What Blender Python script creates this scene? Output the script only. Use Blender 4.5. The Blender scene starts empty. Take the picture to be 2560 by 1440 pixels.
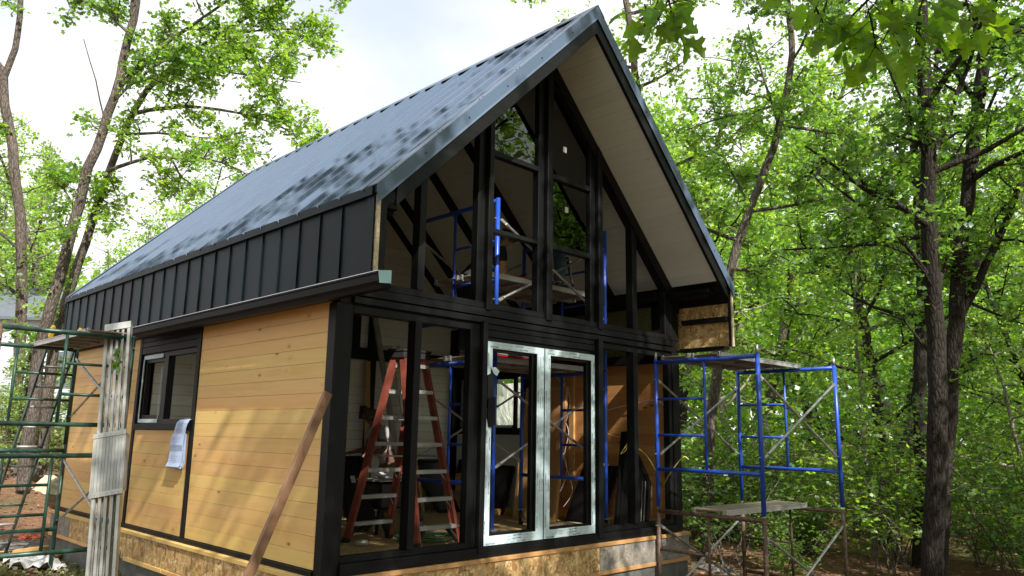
import bpy, math, random
import numpy as np
from mathutils import Vector, Matrix
R = math.radians
scene = bpy.context.scene
col = scene.collection
rnd = random.Random(7)

# ------------------------------------------------------------------ camera
CAM = Vector((-3.739, -5.998, 1.219))
cd = bpy.data.cameras.new('camera'); cam = bpy.data.objects.new('camera', cd); col.objects.link(cam)
cr = Vector((0.70667, -0.70734, 0.01683)); cu = Vector((-0.14452, -0.12101, 0.98207)); cf = Vector((0.69263, 0.69644, 0.18774))
M = Matrix((cr, cu, -cf)).transposed().to_4x4(); M.translation = CAM
cam.matrix_world = M
cd.sensor_width = 36; cd.lens = 27.17; cd.clip_start = 0.05; cd.clip_end = 600
scene.camera = cam
# ------------------------------------------------------------------ light
scene.view_settings.view_transform = 'Standard'; scene.view_settings.look = 'None'
scene.view_settings.exposure = 0.74; scene.view_settings.gamma = 1; scene.view_settings.use_curve_mapping = False
sun_dir = Vector((0.31, 1.08, -1.0)).normalized()
sl = bpy.data.lights.new('sun', 'SUN'); sl.energy = 5.0; sl.angle = R(0.53); sl.color = (1.0, 0.95, 0.86)
so = bpy.data.objects.new('sun', sl); col.objects.link(so); so.rotation_euler = sun_dir.to_track_quat('-Z', 'Y').to_euler()
w = bpy.data.worlds.new('World'); scene.world = w; w.use_nodes = True
nt = w.node_tree; nt.nodes.clear()
sky = nt.nodes.new('ShaderNodeTexSky'); sky.sky_type = 'NISHITA'; sky.sun_disc = False
sky.sun_elevation = math.asin(-sun_dir.z); sky.sun_rotation = math.atan2(-sun_dir.x, -sun_dir.y) % (2 * math.pi)
bg = nt.nodes.new('ShaderNodeBackground'); bg.inputs[1].default_value = 0.15
bgc = nt.nodes.new('ShaderNodeBackground'); bgc.inputs[0].default_value = (0.98, 0.99, 1.0, 1); bgc.inputs[1].default_value = 0.78
tc = nt.nodes.new('ShaderNodeTexCoord'); mp = nt.nodes.new('ShaderNodeMapping'); mp.inputs['Scale'].default_value = (1.2, 1.2, 2.2)
mp.inputs['Location'].default_value = (0.35, 0.1, 0.0)
no = nt.nodes.new('ShaderNodeTexNoise'); no.inputs['Scale'].default_value = 1.7; no.inputs['Detail'].default_value = 6; no.inputs['Roughness'].default_value = 0.55
rp = nt.nodes.new('ShaderNodeValToRGB'); rp.color_ramp.elements[0].position = 0.34; rp.color_ramp.elements[1].position = 0.47; rp.color_ramp.elements[0].color = (.72, .72, .72, 1)
mx = nt.nodes.new('ShaderNodeMixShader'); ou = nt.nodes.new('ShaderNodeOutputWorld')
L = nt.links.new
def _m(op, a, b_=None):
    n = nt.nodes.new('ShaderNodeMath'); n.operation = op
    for i, v in enumerate((a, b_)):
        if v is None: continue
        if isinstance(v, (int, float)): n.inputs[i].default_value = v
        else: L(v, n.inputs[i])
    return n.outputs[0]
rp.color_ramp.elements[0].color = (.55, .55, .55, 1)
cover = None
# breaks in the cloud cover (direction, cosine of radius)
for d_, c0, c1 in (((0.500, 0.700, 0.510), 0.968, 0.998), ((0.955, 0.010, 0.330), 0.975, 0.999), ((0.11, 0.83, 0.54), 0.975, 0.9995), ((-0.7, 0.2, 0.7), 0.93, 0.99), ((0.4, -0.6, 0.7), 0.93, 0.99)):
    vm = nt.nodes.new('ShaderNodeVectorMath'); vm.operation = 'DOT_PRODUCT'; L(tc.outputs['Generated'], vm.inputs[0]); vm.inputs[1].default_value = Vector(d_).normalized()
    mr_ = nt.nodes.new('ShaderNodeMapRange'); mr_.interpolation_type = 'SMOOTHSTEP'; L(_m('ADD', vm.outputs['Value'], _m('MULTIPLY', _m('SUBTRACT', no.outputs['Fac'], .45), .07)), mr_.inputs[0]); mr_.inputs[1].default_value = c0; mr_.inputs[2].default_value = c1
    cover = mr_.outputs[0] if cover is None else _m('MAXIMUM', cover, mr_.outputs[0])
L(tc.outputs['Generated'], mp.inputs[0]); L(mp.outputs[0], no.inputs[0]); L(_m('SUBTRACT', 1.0, _m('MULTIPLY', cover, .5)), rp.inputs[0])
rp.color_ramp.elements[0].position = 0.0; rp.color_ramp.elements[0].color = (0, 0, 0, 1); rp.color_ramp.elements[1].position = 1.0
L(rp.outputs[0], mx.inputs[0]); L(sky.outputs[0], bg.inputs[0]); L(bg.outputs[0], mx.inputs[1]); L(bgc.outputs[0], mx.inputs[2]); L(mx.outputs[0], ou.inputs[0])
scene.cycles.max_bounces = 8; scene.cycles.transparent_max_bounces = 8; scene.cycles.transmission_bounces = 6

# ------------------------------------------------------------------ materials
def newmat(name):
    m = bpy.data.materials.new(name); m.use_nodes = True
    t = m.node_tree; b = t.nodes['Principled BSDF']
    return m, t, b
def nd(t, ty, ins=None, **kw):
    n = t.nodes.new(ty)
    for k, v in kw.items(): setattr(n, k, v)
    for k, v in (ins or {}).items():
        if hasattr(v, 'is_output') or isinstance(v, bpy.types.NodeSocket): t.links.new(v, n.inputs[k])
        else: n.inputs[k].default_value = v
    return n
def ramp(t, fac, stops):
    n = t.nodes.new('ShaderNodeValToRGB'); e = n.color_ramp.elements
    while len(e) < len(stops): e.new(0.5)
    for i, (p, c) in enumerate(stops):
        e[i].position = p; e[i].color = (c[0], c[1], c[2], 1) if isinstance(c, (tuple, list)) else (c, c, c, 1)
    t.links.new(fac, n.inputs[0]); return n.outputs[0]
def mixc(t, fac, a, b, mode='MIX'):
    n = t.nodes.new('ShaderNodeMix'); n.data_type = 'RGBA'; n.blend_type = mode
    for s, v in ((n.inputs[0], fac), (n.inputs[6], a), (n.inputs[7], b)):
        if isinstance(v, bpy.types.NodeSocket): t.links.new(v, s)
        elif isinstance(v, (tuple, list)): s.default_value = (v[0], v[1], v[2], 1)
        else: s.default_value = v
    return n.outputs[2]
def bump(t, b, h, strength=0.3, dist=0.01):
    n = nd(t, 'ShaderNodeBump', {'Strength': strength, 'Distance': dist, 'Height': h}); t.links.new(n.outputs[0], b.inputs['Normal'])
def coords(t, scale, rand=True):
    geo = nd(t, 'ShaderNodeTexCoord').outputs['Object']
    if rand:
        oi = nd(t, 'ShaderNodeObjectInfo'); mul = nd(t, 'ShaderNodeMath', {0: oi.outputs['Random'], 1: 37.0}, operation='MULTIPLY')
        geo = nd(t, 'ShaderNodeVectorMath', {0: geo, 1: mul.outputs[0]}, operation='ADD').outputs[0]
    return nd(t, 'ShaderNodeMapping', {'Vector': geo, 'Scale': scale}).outputs[0]

def plain(name, c, rough=0.6, metal=0.0, spec=0.5, var=0.12, nscale=9.0, c2=None, bmp=0.0):
    m, t, b = newmat(name)
    v = coords(t, (nscale,) * 3)
    n = nd(t, 'ShaderNodeTexNoise', {'Vector': v, 'Scale': 1.0, 'Detail': 5.0, 'Roughness': 0.6})
    c2 = c2 or tuple(x * (1 - var * 2) for x in c)
    o = ramp(t, n.outputs['Fac'], [(0.35, c2), (0.62, c)])
    t.links.new(o, b.inputs['Base Color']); b.inputs['Roughness'].default_value = rough; b.inputs['Metallic'].default_value = metal
    b.inputs['Specular IOR Level'].default_value = spec
    if bmp: bump(t, b, n.outputs['Fac'], bmp)
    return m
def wood(name, axis, a, bcol, dark, rough=0.55, knots=1.0, grain=1.0, varb=0.25, hue=None, tint=(0.92, 0.72, 0.55)):
    """timber with grain running along axis"""
    m, t, b = newmat(name)
    st = [14.0, 14.0, 14.0]; st[axis] = 0.9
    v = coords(t, tuple(st))
    kn = [1, 1, 1]; kn[axis] = 1.0
    vk = coords(t, tuple(9.0 if i != axis else 4.2 for i in range(3)))
    vor = nd(t, 'ShaderNodeTexVoronoi', {'Vector': vk, 'Scale': 0.62, 'Randomness': 1.0}, feature='F1')
    dist = vor.outputs['Distance']
    near = ramp(t, dist, [(0.0, 1.0), (0.30, 0.0)])
    dv = nd(t, 'ShaderNodeVectorMath', {0: v, 1: nd(t, 'ShaderNodeVectorMath', {0: near, 'Scale': 1.6}, operation='SCALE').outputs[0]}, operation='ADD')
    n1 = nd(t, 'ShaderNodeTexNoise', {'Vector': dv.outputs[0], 'Scale': 1.0 * grain, 'Detail': 7.0, 'Roughness': 0.62, 'Distortion': 0.6})
    n2 = nd(t, 'ShaderNodeTexNoise', {'Vector': dv.outputs[0], 'Scale': 0.22, 'Detail': 2.0})
    c = ramp(t, n1.outputs['Fac'], [(0.30, bcol), (0.62, a)])
    c = mixc(t, ramp(t, n2.outputs['Fac'], [(0.4, 0.0), (0.65, 0.55)]), c, hue or bcol)
    n3 = nd(t, 'ShaderNodeTexNoise', {'Vector': dv.outputs[0], 'Scale': 0.13, 'Detail': 3.0})
    c = mixc(t, ramp(t, n3.outputs['Fac'], [(0.5, 0.0), (0.68, 0.5)]), c, tuple(x * y for x, y in zip(a, tint)))
    kk = ramp(t, dist, [(0.04, 0.9 * knots), (0.075, 0.35 * knots), (0.13, 0.0)])
    c = mixc(t, kk, c, dark)
    oi = nd(t, 'ShaderNodeObjectInfo')
    hsv = nd(t, 'ShaderNodeHueSaturation', {'Color': c})
    mr = nd(t, 'ShaderNodeMapRange', {0: oi.outputs['Random'], 3: 1 - varb, 4: 1 + varb})
    t.links.new(mr.outputs[0], hsv.inputs['Value'])
    mr2 = nd(t, 'ShaderNodeMapRange', {0: nd(t, 'ShaderNodeMath', {0: nd(t, 'ShaderNodeMath', {0: oi.outputs['Random'], 1: 7.13}, operation='MULTIPLY').outputs[0]}, operation='FRACT').outputs[0], 3: 0.488, 4: 0.508})
    t.links.new(mr2.outputs[0], hsv.inputs['Hue'])
    t.links.new(hsv.outputs[0], b.inputs['Base Color'])
    b.inputs['Roughness'].default_value = rough; b.inputs['Specular IOR Level'].default_value = 0.3
    bump(t, b, n1.outputs['Fac'], 0.18, 0.003)
    return m
def blackwood(name, axis):
    m, t, b = newmat(name)
    st = [30.0, 30.0, 30.0]; st[axis] = 2.0
    n = nd(t, 'ShaderNodeTexNoise', {'Vector': coords(t, tuple(st)), 'Scale': 1.0, 'Detail': 6.0, 'Roughness': 0.65})
    s = nd(t, 'ShaderNodeTexNoise', {'Vector': coords(t, (6, 6, 6)), 'Scale': 1.0, 'Detail': 8.0, 'Roughness': 0.75})
    c = ramp(t, n.outputs['Fac'], [(0.3, (0.0022, 0.0024, 0.0026)), (0.7, (0.0075, 0.0082, 0.0088))])
    c = mixc(t, ramp(t, s.outputs['Fac'], [(0.62, 0.0), (0.74, 0.4)]), c, (0.034, 0.032, 0.028))
    t.links.new(c, b.inputs['Base Color']); b.inputs['Roughness'].default_value = 0.52; b.inputs['Specular IOR Level'].default_value = 0.2
    bump(t, b, n.outputs['Fac'], 0.35, 0.004)
    return m
def osb(name, tint=None, amt=0.0):
    m, t, b = newmat(name)
    def flake(rot, sc):
        g = nd(t, 'ShaderNodeTexCoord').outputs['Object']
        nz = nd(t, 'ShaderNodeTexNoise', {'Vector': g, 'Scale': 9.0, 'Detail': 2.0})
        g = nd(t, 'ShaderNodeVectorMath', {0: g, 1: nd(t, 'ShaderNodeVectorMath', {0: nz.outputs['Color'], 'Scale': 0.10}, operation='SCALE').outputs[0]}, operation='ADD').outputs[0]
        v = nd(t, 'ShaderNodeMapping', {'Vector': g, 'Rotation': rot, 'Scale': sc}).outputs[0]
        return nd(t, 'ShaderNodeTexVoronoi', {'Vector': v, 'Scale': 1.0, 'Randomness': 1.0}, feature='F1', distance='MANHATTAN')
    v1 = flake((0.5, 0.5, 0.4), (13, 42, 30)); v2 = flake((-0.9, 0.2, -0.6), (40, 14, 36)); v3 = flake((0.2, 1.2, 0.2), (26, 30, 9))
    s1 = nd(t, 'ShaderNodeSeparateColor', {0: v1.outputs['Color']}); s2 = nd(t, 'ShaderNodeSeparateColor', {0: v2.outputs['Color']}); s3 = nd(t, 'ShaderNodeSeparateColor', {0: v3.outputs['Color']})
    c1 = ramp(t, s1.outputs[0], [(0.0, (0.20, 0.10, 0.035)), (0.35, (0.40, 0.24, 0.09)), (0.7, (0.52, 0.34, 0.14)), (1.0, (0.66, 0.48, 0.24))])
    c2 = ramp(t, s2.outputs[1], [(0.0, (0.34, 0.19, 0.07)), (0.6, (0.50, 0.32, 0.13)), (1.0, (0.74, 0.57, 0.33))])
    c3 = ramp(t, s3.outputs[2], [(0.0, (0.26, 0.13, 0.05)), (1.0, (0.60, 0.43, 0.2))])
    c = mixc(t, ramp(t, s2.outputs[0], [(0.45, 0.0), (0.5, 1.0)]), c1, c2)
    c = mixc(t, ramp(t, s3.outputs[0], [(0.62, 0.0), (0.66, 1.0)]), c, c3)
    if tint:
        nz = nd(t, 'ShaderNodeTexNoise', {'Vector': coords(t, (5, 5, 5)), 'Scale': 1.0, 'Detail': 7.0, 'Roughness': 0.7})
        c = mixc(t, ramp(t, nz.outputs['Fac'], [(0.25, amt), (0.75, amt * 0.45)]), c, tint)
    t.links.new(c, b.inputs['Base Color']); b.inputs['Roughness'].default_value = 0.6; b.inputs['Specular IOR Level'].default_value = 0.3
    bump(t, b, s1.outputs[1], 0.15, 0.002)
    return m
def leafmat(name, c, ct, var=0.5, rough=0.45, gl=0.06):
    m = bpy.data.materials.new(name); m.use_nodes = True; t = m.node_tree; t.nodes.clear()
    geo = nd(t, 'ShaderNodeNewGeometry'); r = geo.outputs['Random Per Island']
    mr = nd(t, 'ShaderNodeMapRange', {0: r, 3: 1 - var, 4: 1 + var})
    fr = nd(t, 'ShaderNodeMath', {0: nd(t, 'ShaderNodeMath', {0: r, 1: 11.7}, operation='MULTIPLY').outputs[0]}, operation='FRACT')
    mh = nd(t, 'ShaderNodeMapRange', {0: fr.outputs[0], 3: 0.482, 4: 0.512})
    h1 = nd(t, 'ShaderNodeHueSaturation', {'Color': (*c, 1), 'Value': mr.outputs[0], 'Hue': mh.outputs[0]})
    h2 = nd(t, 'ShaderNodeHueSaturation', {'Color': (*ct, 1), 'Value': mr.outputs[0], 'Hue': mh.outputs[0]})
    d = nd(t, 'ShaderNodeBsdfDiffuse', {'Color': h1.outputs[0]}); tr = nd(t, 'ShaderNodeBsdfTranslucent', {'Color': h2.outputs[0]})
    g = nd(t, 'ShaderNodeBsdfGlossy', {'Color': (0.9, 0.95, 1.0, 1), 'Roughness': rough})
    ad = nd(t, 'ShaderNodeAddShader', {0: d.outputs[0], 1: tr.outputs[0]})
    mx_ = nd(t, 'ShaderNodeMixShader', {0: gl, 1: ad.outputs[0], 2: g.outputs[0]})
    o = nd(t, 'ShaderNodeOutputMaterial'); t.links.new(mx_.outputs[0], o.inputs[0])
    return m
def bark(name, a, bcol, sc=1.0):
    m, t, b = newmat(name)
    v = coords(t, (26 * sc, 26 * sc, 5 * sc), False)
    vo = nd(t, 'ShaderNodeTexVoronoi', {'Vector': v, 'Scale': 1.0}, feature='DISTANCE_TO_EDGE')
    n = nd(t, 'ShaderNodeTexNoise', {'Vector': v, 'Scale': 0.8, 'Detail': 8.0, 'Roughness': 0.7})
    n2 = nd(t, 'ShaderNodeTexNoise', {'Vector': coords(t, (1.7, 1.7, 1.1), False), 'Scale': 1.0, 'Detail': 3.0})
    c = ramp(t, n.outputs['Fac'], [(0.3, bcol), (0.68, a)])
    c = mixc(t, ramp(t, n2.outputs['Fac'], [(0.45, 0.0), (0.7, 0.5)]), c, tuple(x * 1.5 for x in a))
    c = mixc(t, ramp(t, vo.outputs['Distance'], [(0.0, 0.85), (0.12, 0.0)]), c, tuple(x * 0.35 for x in bcol))
    t.links.new(c, b.inputs['Base Color']); b.inputs['Roughness'].default_value = 0.9; b.inputs['Specular IOR Level'].default_value = 0.1
    h = nd(t, 'ShaderNodeMath', {0: vo.outputs['Distance'], 1: n.outputs['Fac']}, operation='ADD')
    bump(t, b, h.outputs[0], 0.9, 0.03)
    return m
MT = {}
PA, PB, PD = (0.69, 0.460, 0.185), (0.61, 0.370, 0.125), (0.22, 0.08, 0.025)
MT['pine'] = wood('larch_siding', 1, PA, PB, PD, varb=0.035, hue=(0.70, 0.46, 0.16))
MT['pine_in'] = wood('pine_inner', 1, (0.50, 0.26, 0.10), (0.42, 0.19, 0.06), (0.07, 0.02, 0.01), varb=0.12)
MT['pine_z'] = wood('pine_upright', 2, (0.55, 0.33, 0.14), (0.46, 0.25, 0.09), PD, varb=0.12)
MT['pine_x'] = wood('pine_across', 0, (0.55, 0.33, 0.14), (0.46, 0.25, 0.09), PD, varb=0.1)
MT['brown'] = wood('treated_timber', 2, (0.235, 0.140, 0.076), (0.175, 0.098, 0.05), (0.05, 0.02, 0.01), varb=0.05)
MT['white'] = wood('whitewashed_boards', 1, (0.66, 0.71, 0.68), (0.60, 0.65, 0.615), (0.25, 0.18, 0.12), knots=0.35, varb=0.04, tint=(0.95, 0.95, 0.94))
MT['white_x'] = wood('whitewashed_boards_across', 0, (0.68, 0.68, 0.62), (0.62, 0.61, 0.55), (0.25, 0.18, 0.12), knots=0.35, varb=0.05, tint=(0.95, 0.95, 0.94))
MT['bx'] = blackwood('black_stained_timber_x', 0); MT['by'] = blackwood('black_stained_timber_y', 1); MT['bz'] = blackwood('black_stained_timber_z', 2)
MT['osb'] = osb('osb'); MT['osb_blue'] = osb('osb_blue_sealed', (0.11, 0.17, 0.22), 0.85); MT['osb_edge'] = plain('osb_edge', (0.62, 0.52, 0.36), 0.7, var=0.2, nscale=40)
MT['roof'] = plain('roof_steel', (0.080, 0.120, 0.190), 0.44, 0.0, 0.45, var=0.06, nscale=1.5)
MT['clad'] = plain('cladding_steel', (0.0048, 0.0112, 0.0150), 0.45, 0.0, 0.12, var=0.1, nscale=2)
MT['gutter'] = plain('gutter_steel', (0.004, 0.0042, 0.0045), 0.5, 0.0, 0.12)
MT['lip'] = plain('bare_metal_lip', (0.85, 0.88, 0.95), 0.3, 0.6, 0.6, var=0.02)
MT['film_blue'] = plain('protective_film_blue', (0.34, 0.56, 0.64), 0.35, 0, 0.5, var=0.02)
MT['block'] = plain('foundation_concrete', (0.155, 0.155, 0.145), 0.85, 0, 0.2, var=0.2, nscale=4, bmp=0.3)
MT['film'] = plain('protective_film', (0.56, 0.70, 0.76), 0.32, 0, 0.4, var=0.01, nscale=3, bmp=0.05)
MT['print'] = plain('film_print_dark', (0.16, 0.15, 0.19), 0.5); MT['print_red'] = plain('film_print_red', (0.52, 0.36, 0.42), 0.5); MT['print_grey'] = plain('film_print_grey', (0.38, 0.47, 0.50), 0.5)
MT['vinyl'] = plain('black_vinyl_profile', (0.006, 0.006, 0.0065), 0.4, 0, 0.2)
MT['blue'] = plain('blue_scaffold_paint', (0.018, 0.078, 0.46), 0.35, 0.0, 0.5, var=0.18, nscale=11, c2=(0.016, 0.065, 0.42))
MT['rust'] = plain('rusty_steel', (0.17, 0.115, 0.085), 0.65, 0.3, 0.4, nscale=22, c2=(0.075, 0.042, 0.028), bmp=0.2)
MT['green'] = plain('green_scaffold_paint', (0.026, 0.080, 0.058), 0.38, 0.1, 0.5, nscale=14, c2=(0.012, 0.045, 0.032))
MT['zinc'] = plain('galvanised_steel', (0.50, 0.51, 0.50), 0.4, 0.8, 0.5, nscale=14, c2=(0.30, 0.30, 0.29))
MT['alu'] = plain('aluminium', (0.44, 0.44, 0.42), 0.42, 0.45, 0.5, nscale=3, c2=(0.36, 0.36, 0.34))
MT['alu_dull'] = plain('dull_aluminium', (0.36, 0.365, 0.35), 0.5, 0.4, 0.5, nscale=4, c2=(0.27, 0.27, 0.255))
MT['ply'] = plain('worn_plywood_deck', (0.33, 0.26, 0.19), 0.8, nscale=5, c2=(0.20, 0.15, 0.11))
MT['redglass'] = plain('orange_fibreglass_rail', (0.26, 0.070, 0.045), 0.5, nscale=8, c2=(0.19, 0.045, 0.03))
MT['darkrail'] = plain('dark_green_fibreglass_rail', (0.025, 0.05, 0.042), 0.45)
MT['yellow'] = plain('yellow_rubber', (0.85, 0.55, 0.02), 0.5)
MT['rubber'] = plain('black_rubber', (0.012, 0.012, 0.012), 0.7, bmp=0.1)
MT['black'] = plain('black_panel', (0.008, 0.008, 0.009), 0.3)
MT['paper'] = plain('blueprint_paper', (0.50, 0.61, 0.84), 0.7, nscale=14, c2=(0.42, 0.52, 0.76))
MT['ink'] = plain('paper_ink', (0.22, 0.27, 0.42), 0.7)
MT['sticker'] = plain('white_sticker', (0.6, 0.6, 0.58), 0.6)
MT['wool'] = plain('rockwool', (0.12, 0.105, 0.042), 0.95, nscale=30, c2=(0.075, 0.066, 0.026), bmp=0.5)
MT['subfloor'] = osb('subfloor_osb', (0.28, 0.2, 0.12), 0.7)
MT['sheet'] = plain('white_plastic_sheet', (0.8, 0.82, 0.84), 0.35, nscale=5, bmp=0.4)
MT['hose'] = plain('green_hose', (0.03, 0.18, 0.09), 0.5); MT['cable'] = plain('white_cable', (0.7, 0.7, 0.68), 0.5); MT['cabley'] = plain('yellow_cable', (0.6, 0.5, 0.12), 0.5)
MT['siding'] = plain('white_house_siding', (0.62, 0.68, 0.74), 0.6); MT['shingle'] = plain('house_roofing', (0.12, 0.14, 0.17), 0.8)
MT['skin'] = plain('skin', (0.42, 0.22, 0.15), 0.55, nscale=20); MT['skin_dark'] = plain('skin_dark', (0.13, 0.06, 0.04), 0.5, nscale=20)
MT['hair'] = plain('brown_hair', (0.035, 0.022, 0.014), 0.7, nscale=60, bmp=0.4)
MT['jeans'] = plain('blue_jeans', (0.06, 0.13, 0.19), 0.85, nscale=12, c2=(0.035, 0.075, 0.12), bmp=0.3)
MT['navy'] = plain('dark_jeans', (0.012, 0.018, 0.035), 0.85, nscale=12, bmp=0.3)
MT['tee'] = plain('black_tshirt', (0.010, 0.010, 0.012), 0.85, nscale=14, bmp=0.3); MT['greytee'] = plain('grey_tshirt', (0.34, 0.34, 0.33), 0.85, nscale=14, bmp=0.3)
MT['khaki'] = plain('khaki_trousers', (0.16, 0.11, 0.06), 0.85, nscale=12, bmp=0.3); MT['boot'] = plain('leather_boot', (0.06, 0.04, 0.025), 0.6)
MT['redtool'] = plain('red_tool_plastic', (0.45, 0.02, 0.03), 0.4)
MT['debris'] = plain('torn_felt', (0.13, 0.12, 0.12), 0.9, nscale=9, c2=(0.06, 0.055, 0.05), bmp=0.5)
MT['orange'] = plain('orange_red_plastic', (0.65, 0.10, 0.04), 0.6)
MT['oak1'] = leafmat('oak_leaves', (0.055, 0.106, 0.014), (0.165, 0.305, 0.024))
MT['oak2'] = leafmat('oak_leaves_bright', (0.084, 0.146, 0.019), (0.26, 0.41, 0.034))
MT['oak3'] = leafmat('oak_leaves_dark', (0.040, 0.083, 0.011), (0.115, 0.23, 0.017))
MT['cedar'] = leafmat('cedar_needles', (0.10, 0.15, 0.035), (0.22, 0.32, 0.06), rough=0.6)
MT['near'] = leafmat('near_oak_leaves', (0.045, 0.100, 0.006), (0.14, 0.26, 0.006), var=0.25, rough=0.5, gl=0.025)
MT['litter'] = leafmat('fallen_leaves', (0.24, 0.13, 0.07), (0.05, 0.02, 0.01), var=0.6, rough=0.7)
MT['grass'] = leafmat('grass_blades', (0.11, 0.12, 0.045), (0.07, 0.09, 0.02))
MT['bark1'] = bark('oak_bark', (0.20, 0.17, 0.145), (0.085, 0.07, 0.06)); MT['bark2'] = bark('dark_oak_bark', (0.055, 0.048, 0.041), (0.024, 0.020, 0.018)); MT['barkp'] = bark('pale_bark', (0.42, 0.38, 0.32), (0.22, 0.19, 0.16))
def glassmat():
    m = bpy.data.materials.new('window_glass'); m.use_nodes = True; t = m.node_tree; t.nodes.clear()
    fr = nd(t, 'ShaderNodeFresnel', {'IOR': 1.75})
    n = nd(t, 'ShaderNodeTexNoise', {'Vector': coords(t, (1.6, 1.6, 1.6)), 'Scale': 1.0, 'Detail': 1.0})
    bp_ = nd(t, 'ShaderNodeBump', {'Strength': 0.05, 'Distance': 0.1, 'Height': n.outputs['Fac']})
    g = nd(t, 'ShaderNodeBsdfGlossy', {'Color': (0.95, 0.97, 1, 1), 'Roughness': 0.0, 'Normal': bp_.outputs[0]})
    tr = nd(t, 'ShaderNodeBsdfTransparent', {'Color': (0.55, 0.57, 0.56, 1)})
    mx_ = nd(t, 'ShaderNodeMixShader', {0: fr.outputs[0], 1: tr.outputs[0], 2: g.outputs[0]})
    o = nd(t, 'ShaderNodeOutputMaterial'); t.links.new(mx_.outputs[0], o.inputs[0]); return m
MT['glass'] = glassmat()
def polymat():
    m = bpy.data.materials.new('milky_poly_sheet'); m.use_nodes = True; t = m.node_tree; t.nodes.clear()
    n = nd(t, 'ShaderNodeTexNoise', {'Vector': coords(t, (3, 5, 2)), 'Scale': 1.0, 'Detail': 5.0, 'Distortion': 1.5})
    bp_ = nd(t, 'ShaderNodeBump', {'Strength': 0.8, 'Distance': 0.1, 'Height': n.outputs['Fac']})
    d = nd(t, 'ShaderNodeBsdfDiffuse', {'Color': (0.8, 0.8, 0.78, 1), 'Normal': bp_.outputs[0]}); tr = nd(t, 'ShaderNodeBsdfTranslucent', {'Color': (0.85, 0.85, 0.82, 1)})
    tp = nd(t, 'ShaderNodeBsdfTransparent', {})
    a = nd(t, 'ShaderNodeAddShader', {0: d.outputs[0], 1: tr.outputs[0]}); mx_ = nd(t, 'ShaderNodeMixShader', {0: 0.12, 1: a.outputs[0], 2: tp.outputs[0]})
    o = nd(t, 'ShaderNodeOutputMaterial'); t.links.new(mx_.outputs[0], o.inputs[0]); return m
MT['poly'] = polymat()
def groundmat():
    m, t, b = newmat('forest_ground'); g = nd(t, 'ShaderNodeTexCoord').outputs['Object']
    n1 = nd(t, 'ShaderNodeTexNoise', {'Vector': g, 'Scale': 0.45, 'Detail': 5.0}); n2 = nd(t, 'ShaderNodeTexNoise', {'Vector': g, 'Scale': 14.0, 'Detail': 8.0, 'Roughness': 0.75})
    vo = nd(t, 'ShaderNodeTexVoronoi', {'Vector': g, 'Scale': 16.0})
    c = ramp(t, n2.outputs['Fac'], [(0.3, (0.085, 0.048, 0.03)), (0.55, (0.21, 0.12, 0.075)), (0.75, (0.36, 0.24, 0.16))])
    c = mixc(t, ramp(t, vo.outputs['Distance'], [(0.1, 0.5), (0.5, 0.0)]), c, (0.30, 0.17, 0.10))
    c = mixc(t, ramp(t, n1.outputs['Fac'], [(0.52, 0.0), (0.62, 0.55)]), c, (0.07, 0.10, 0.03))
    t.links.new(c, b.inputs['Base Color']); b.inputs['Roughness'].default_value = 0.95; b.inputs['Specular IOR Level'].default_value = 0.1
    bump(t, b, n2.outputs['Fac'], 0.9, 0.05); return m
MT['ground'] = groundmat()

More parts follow.
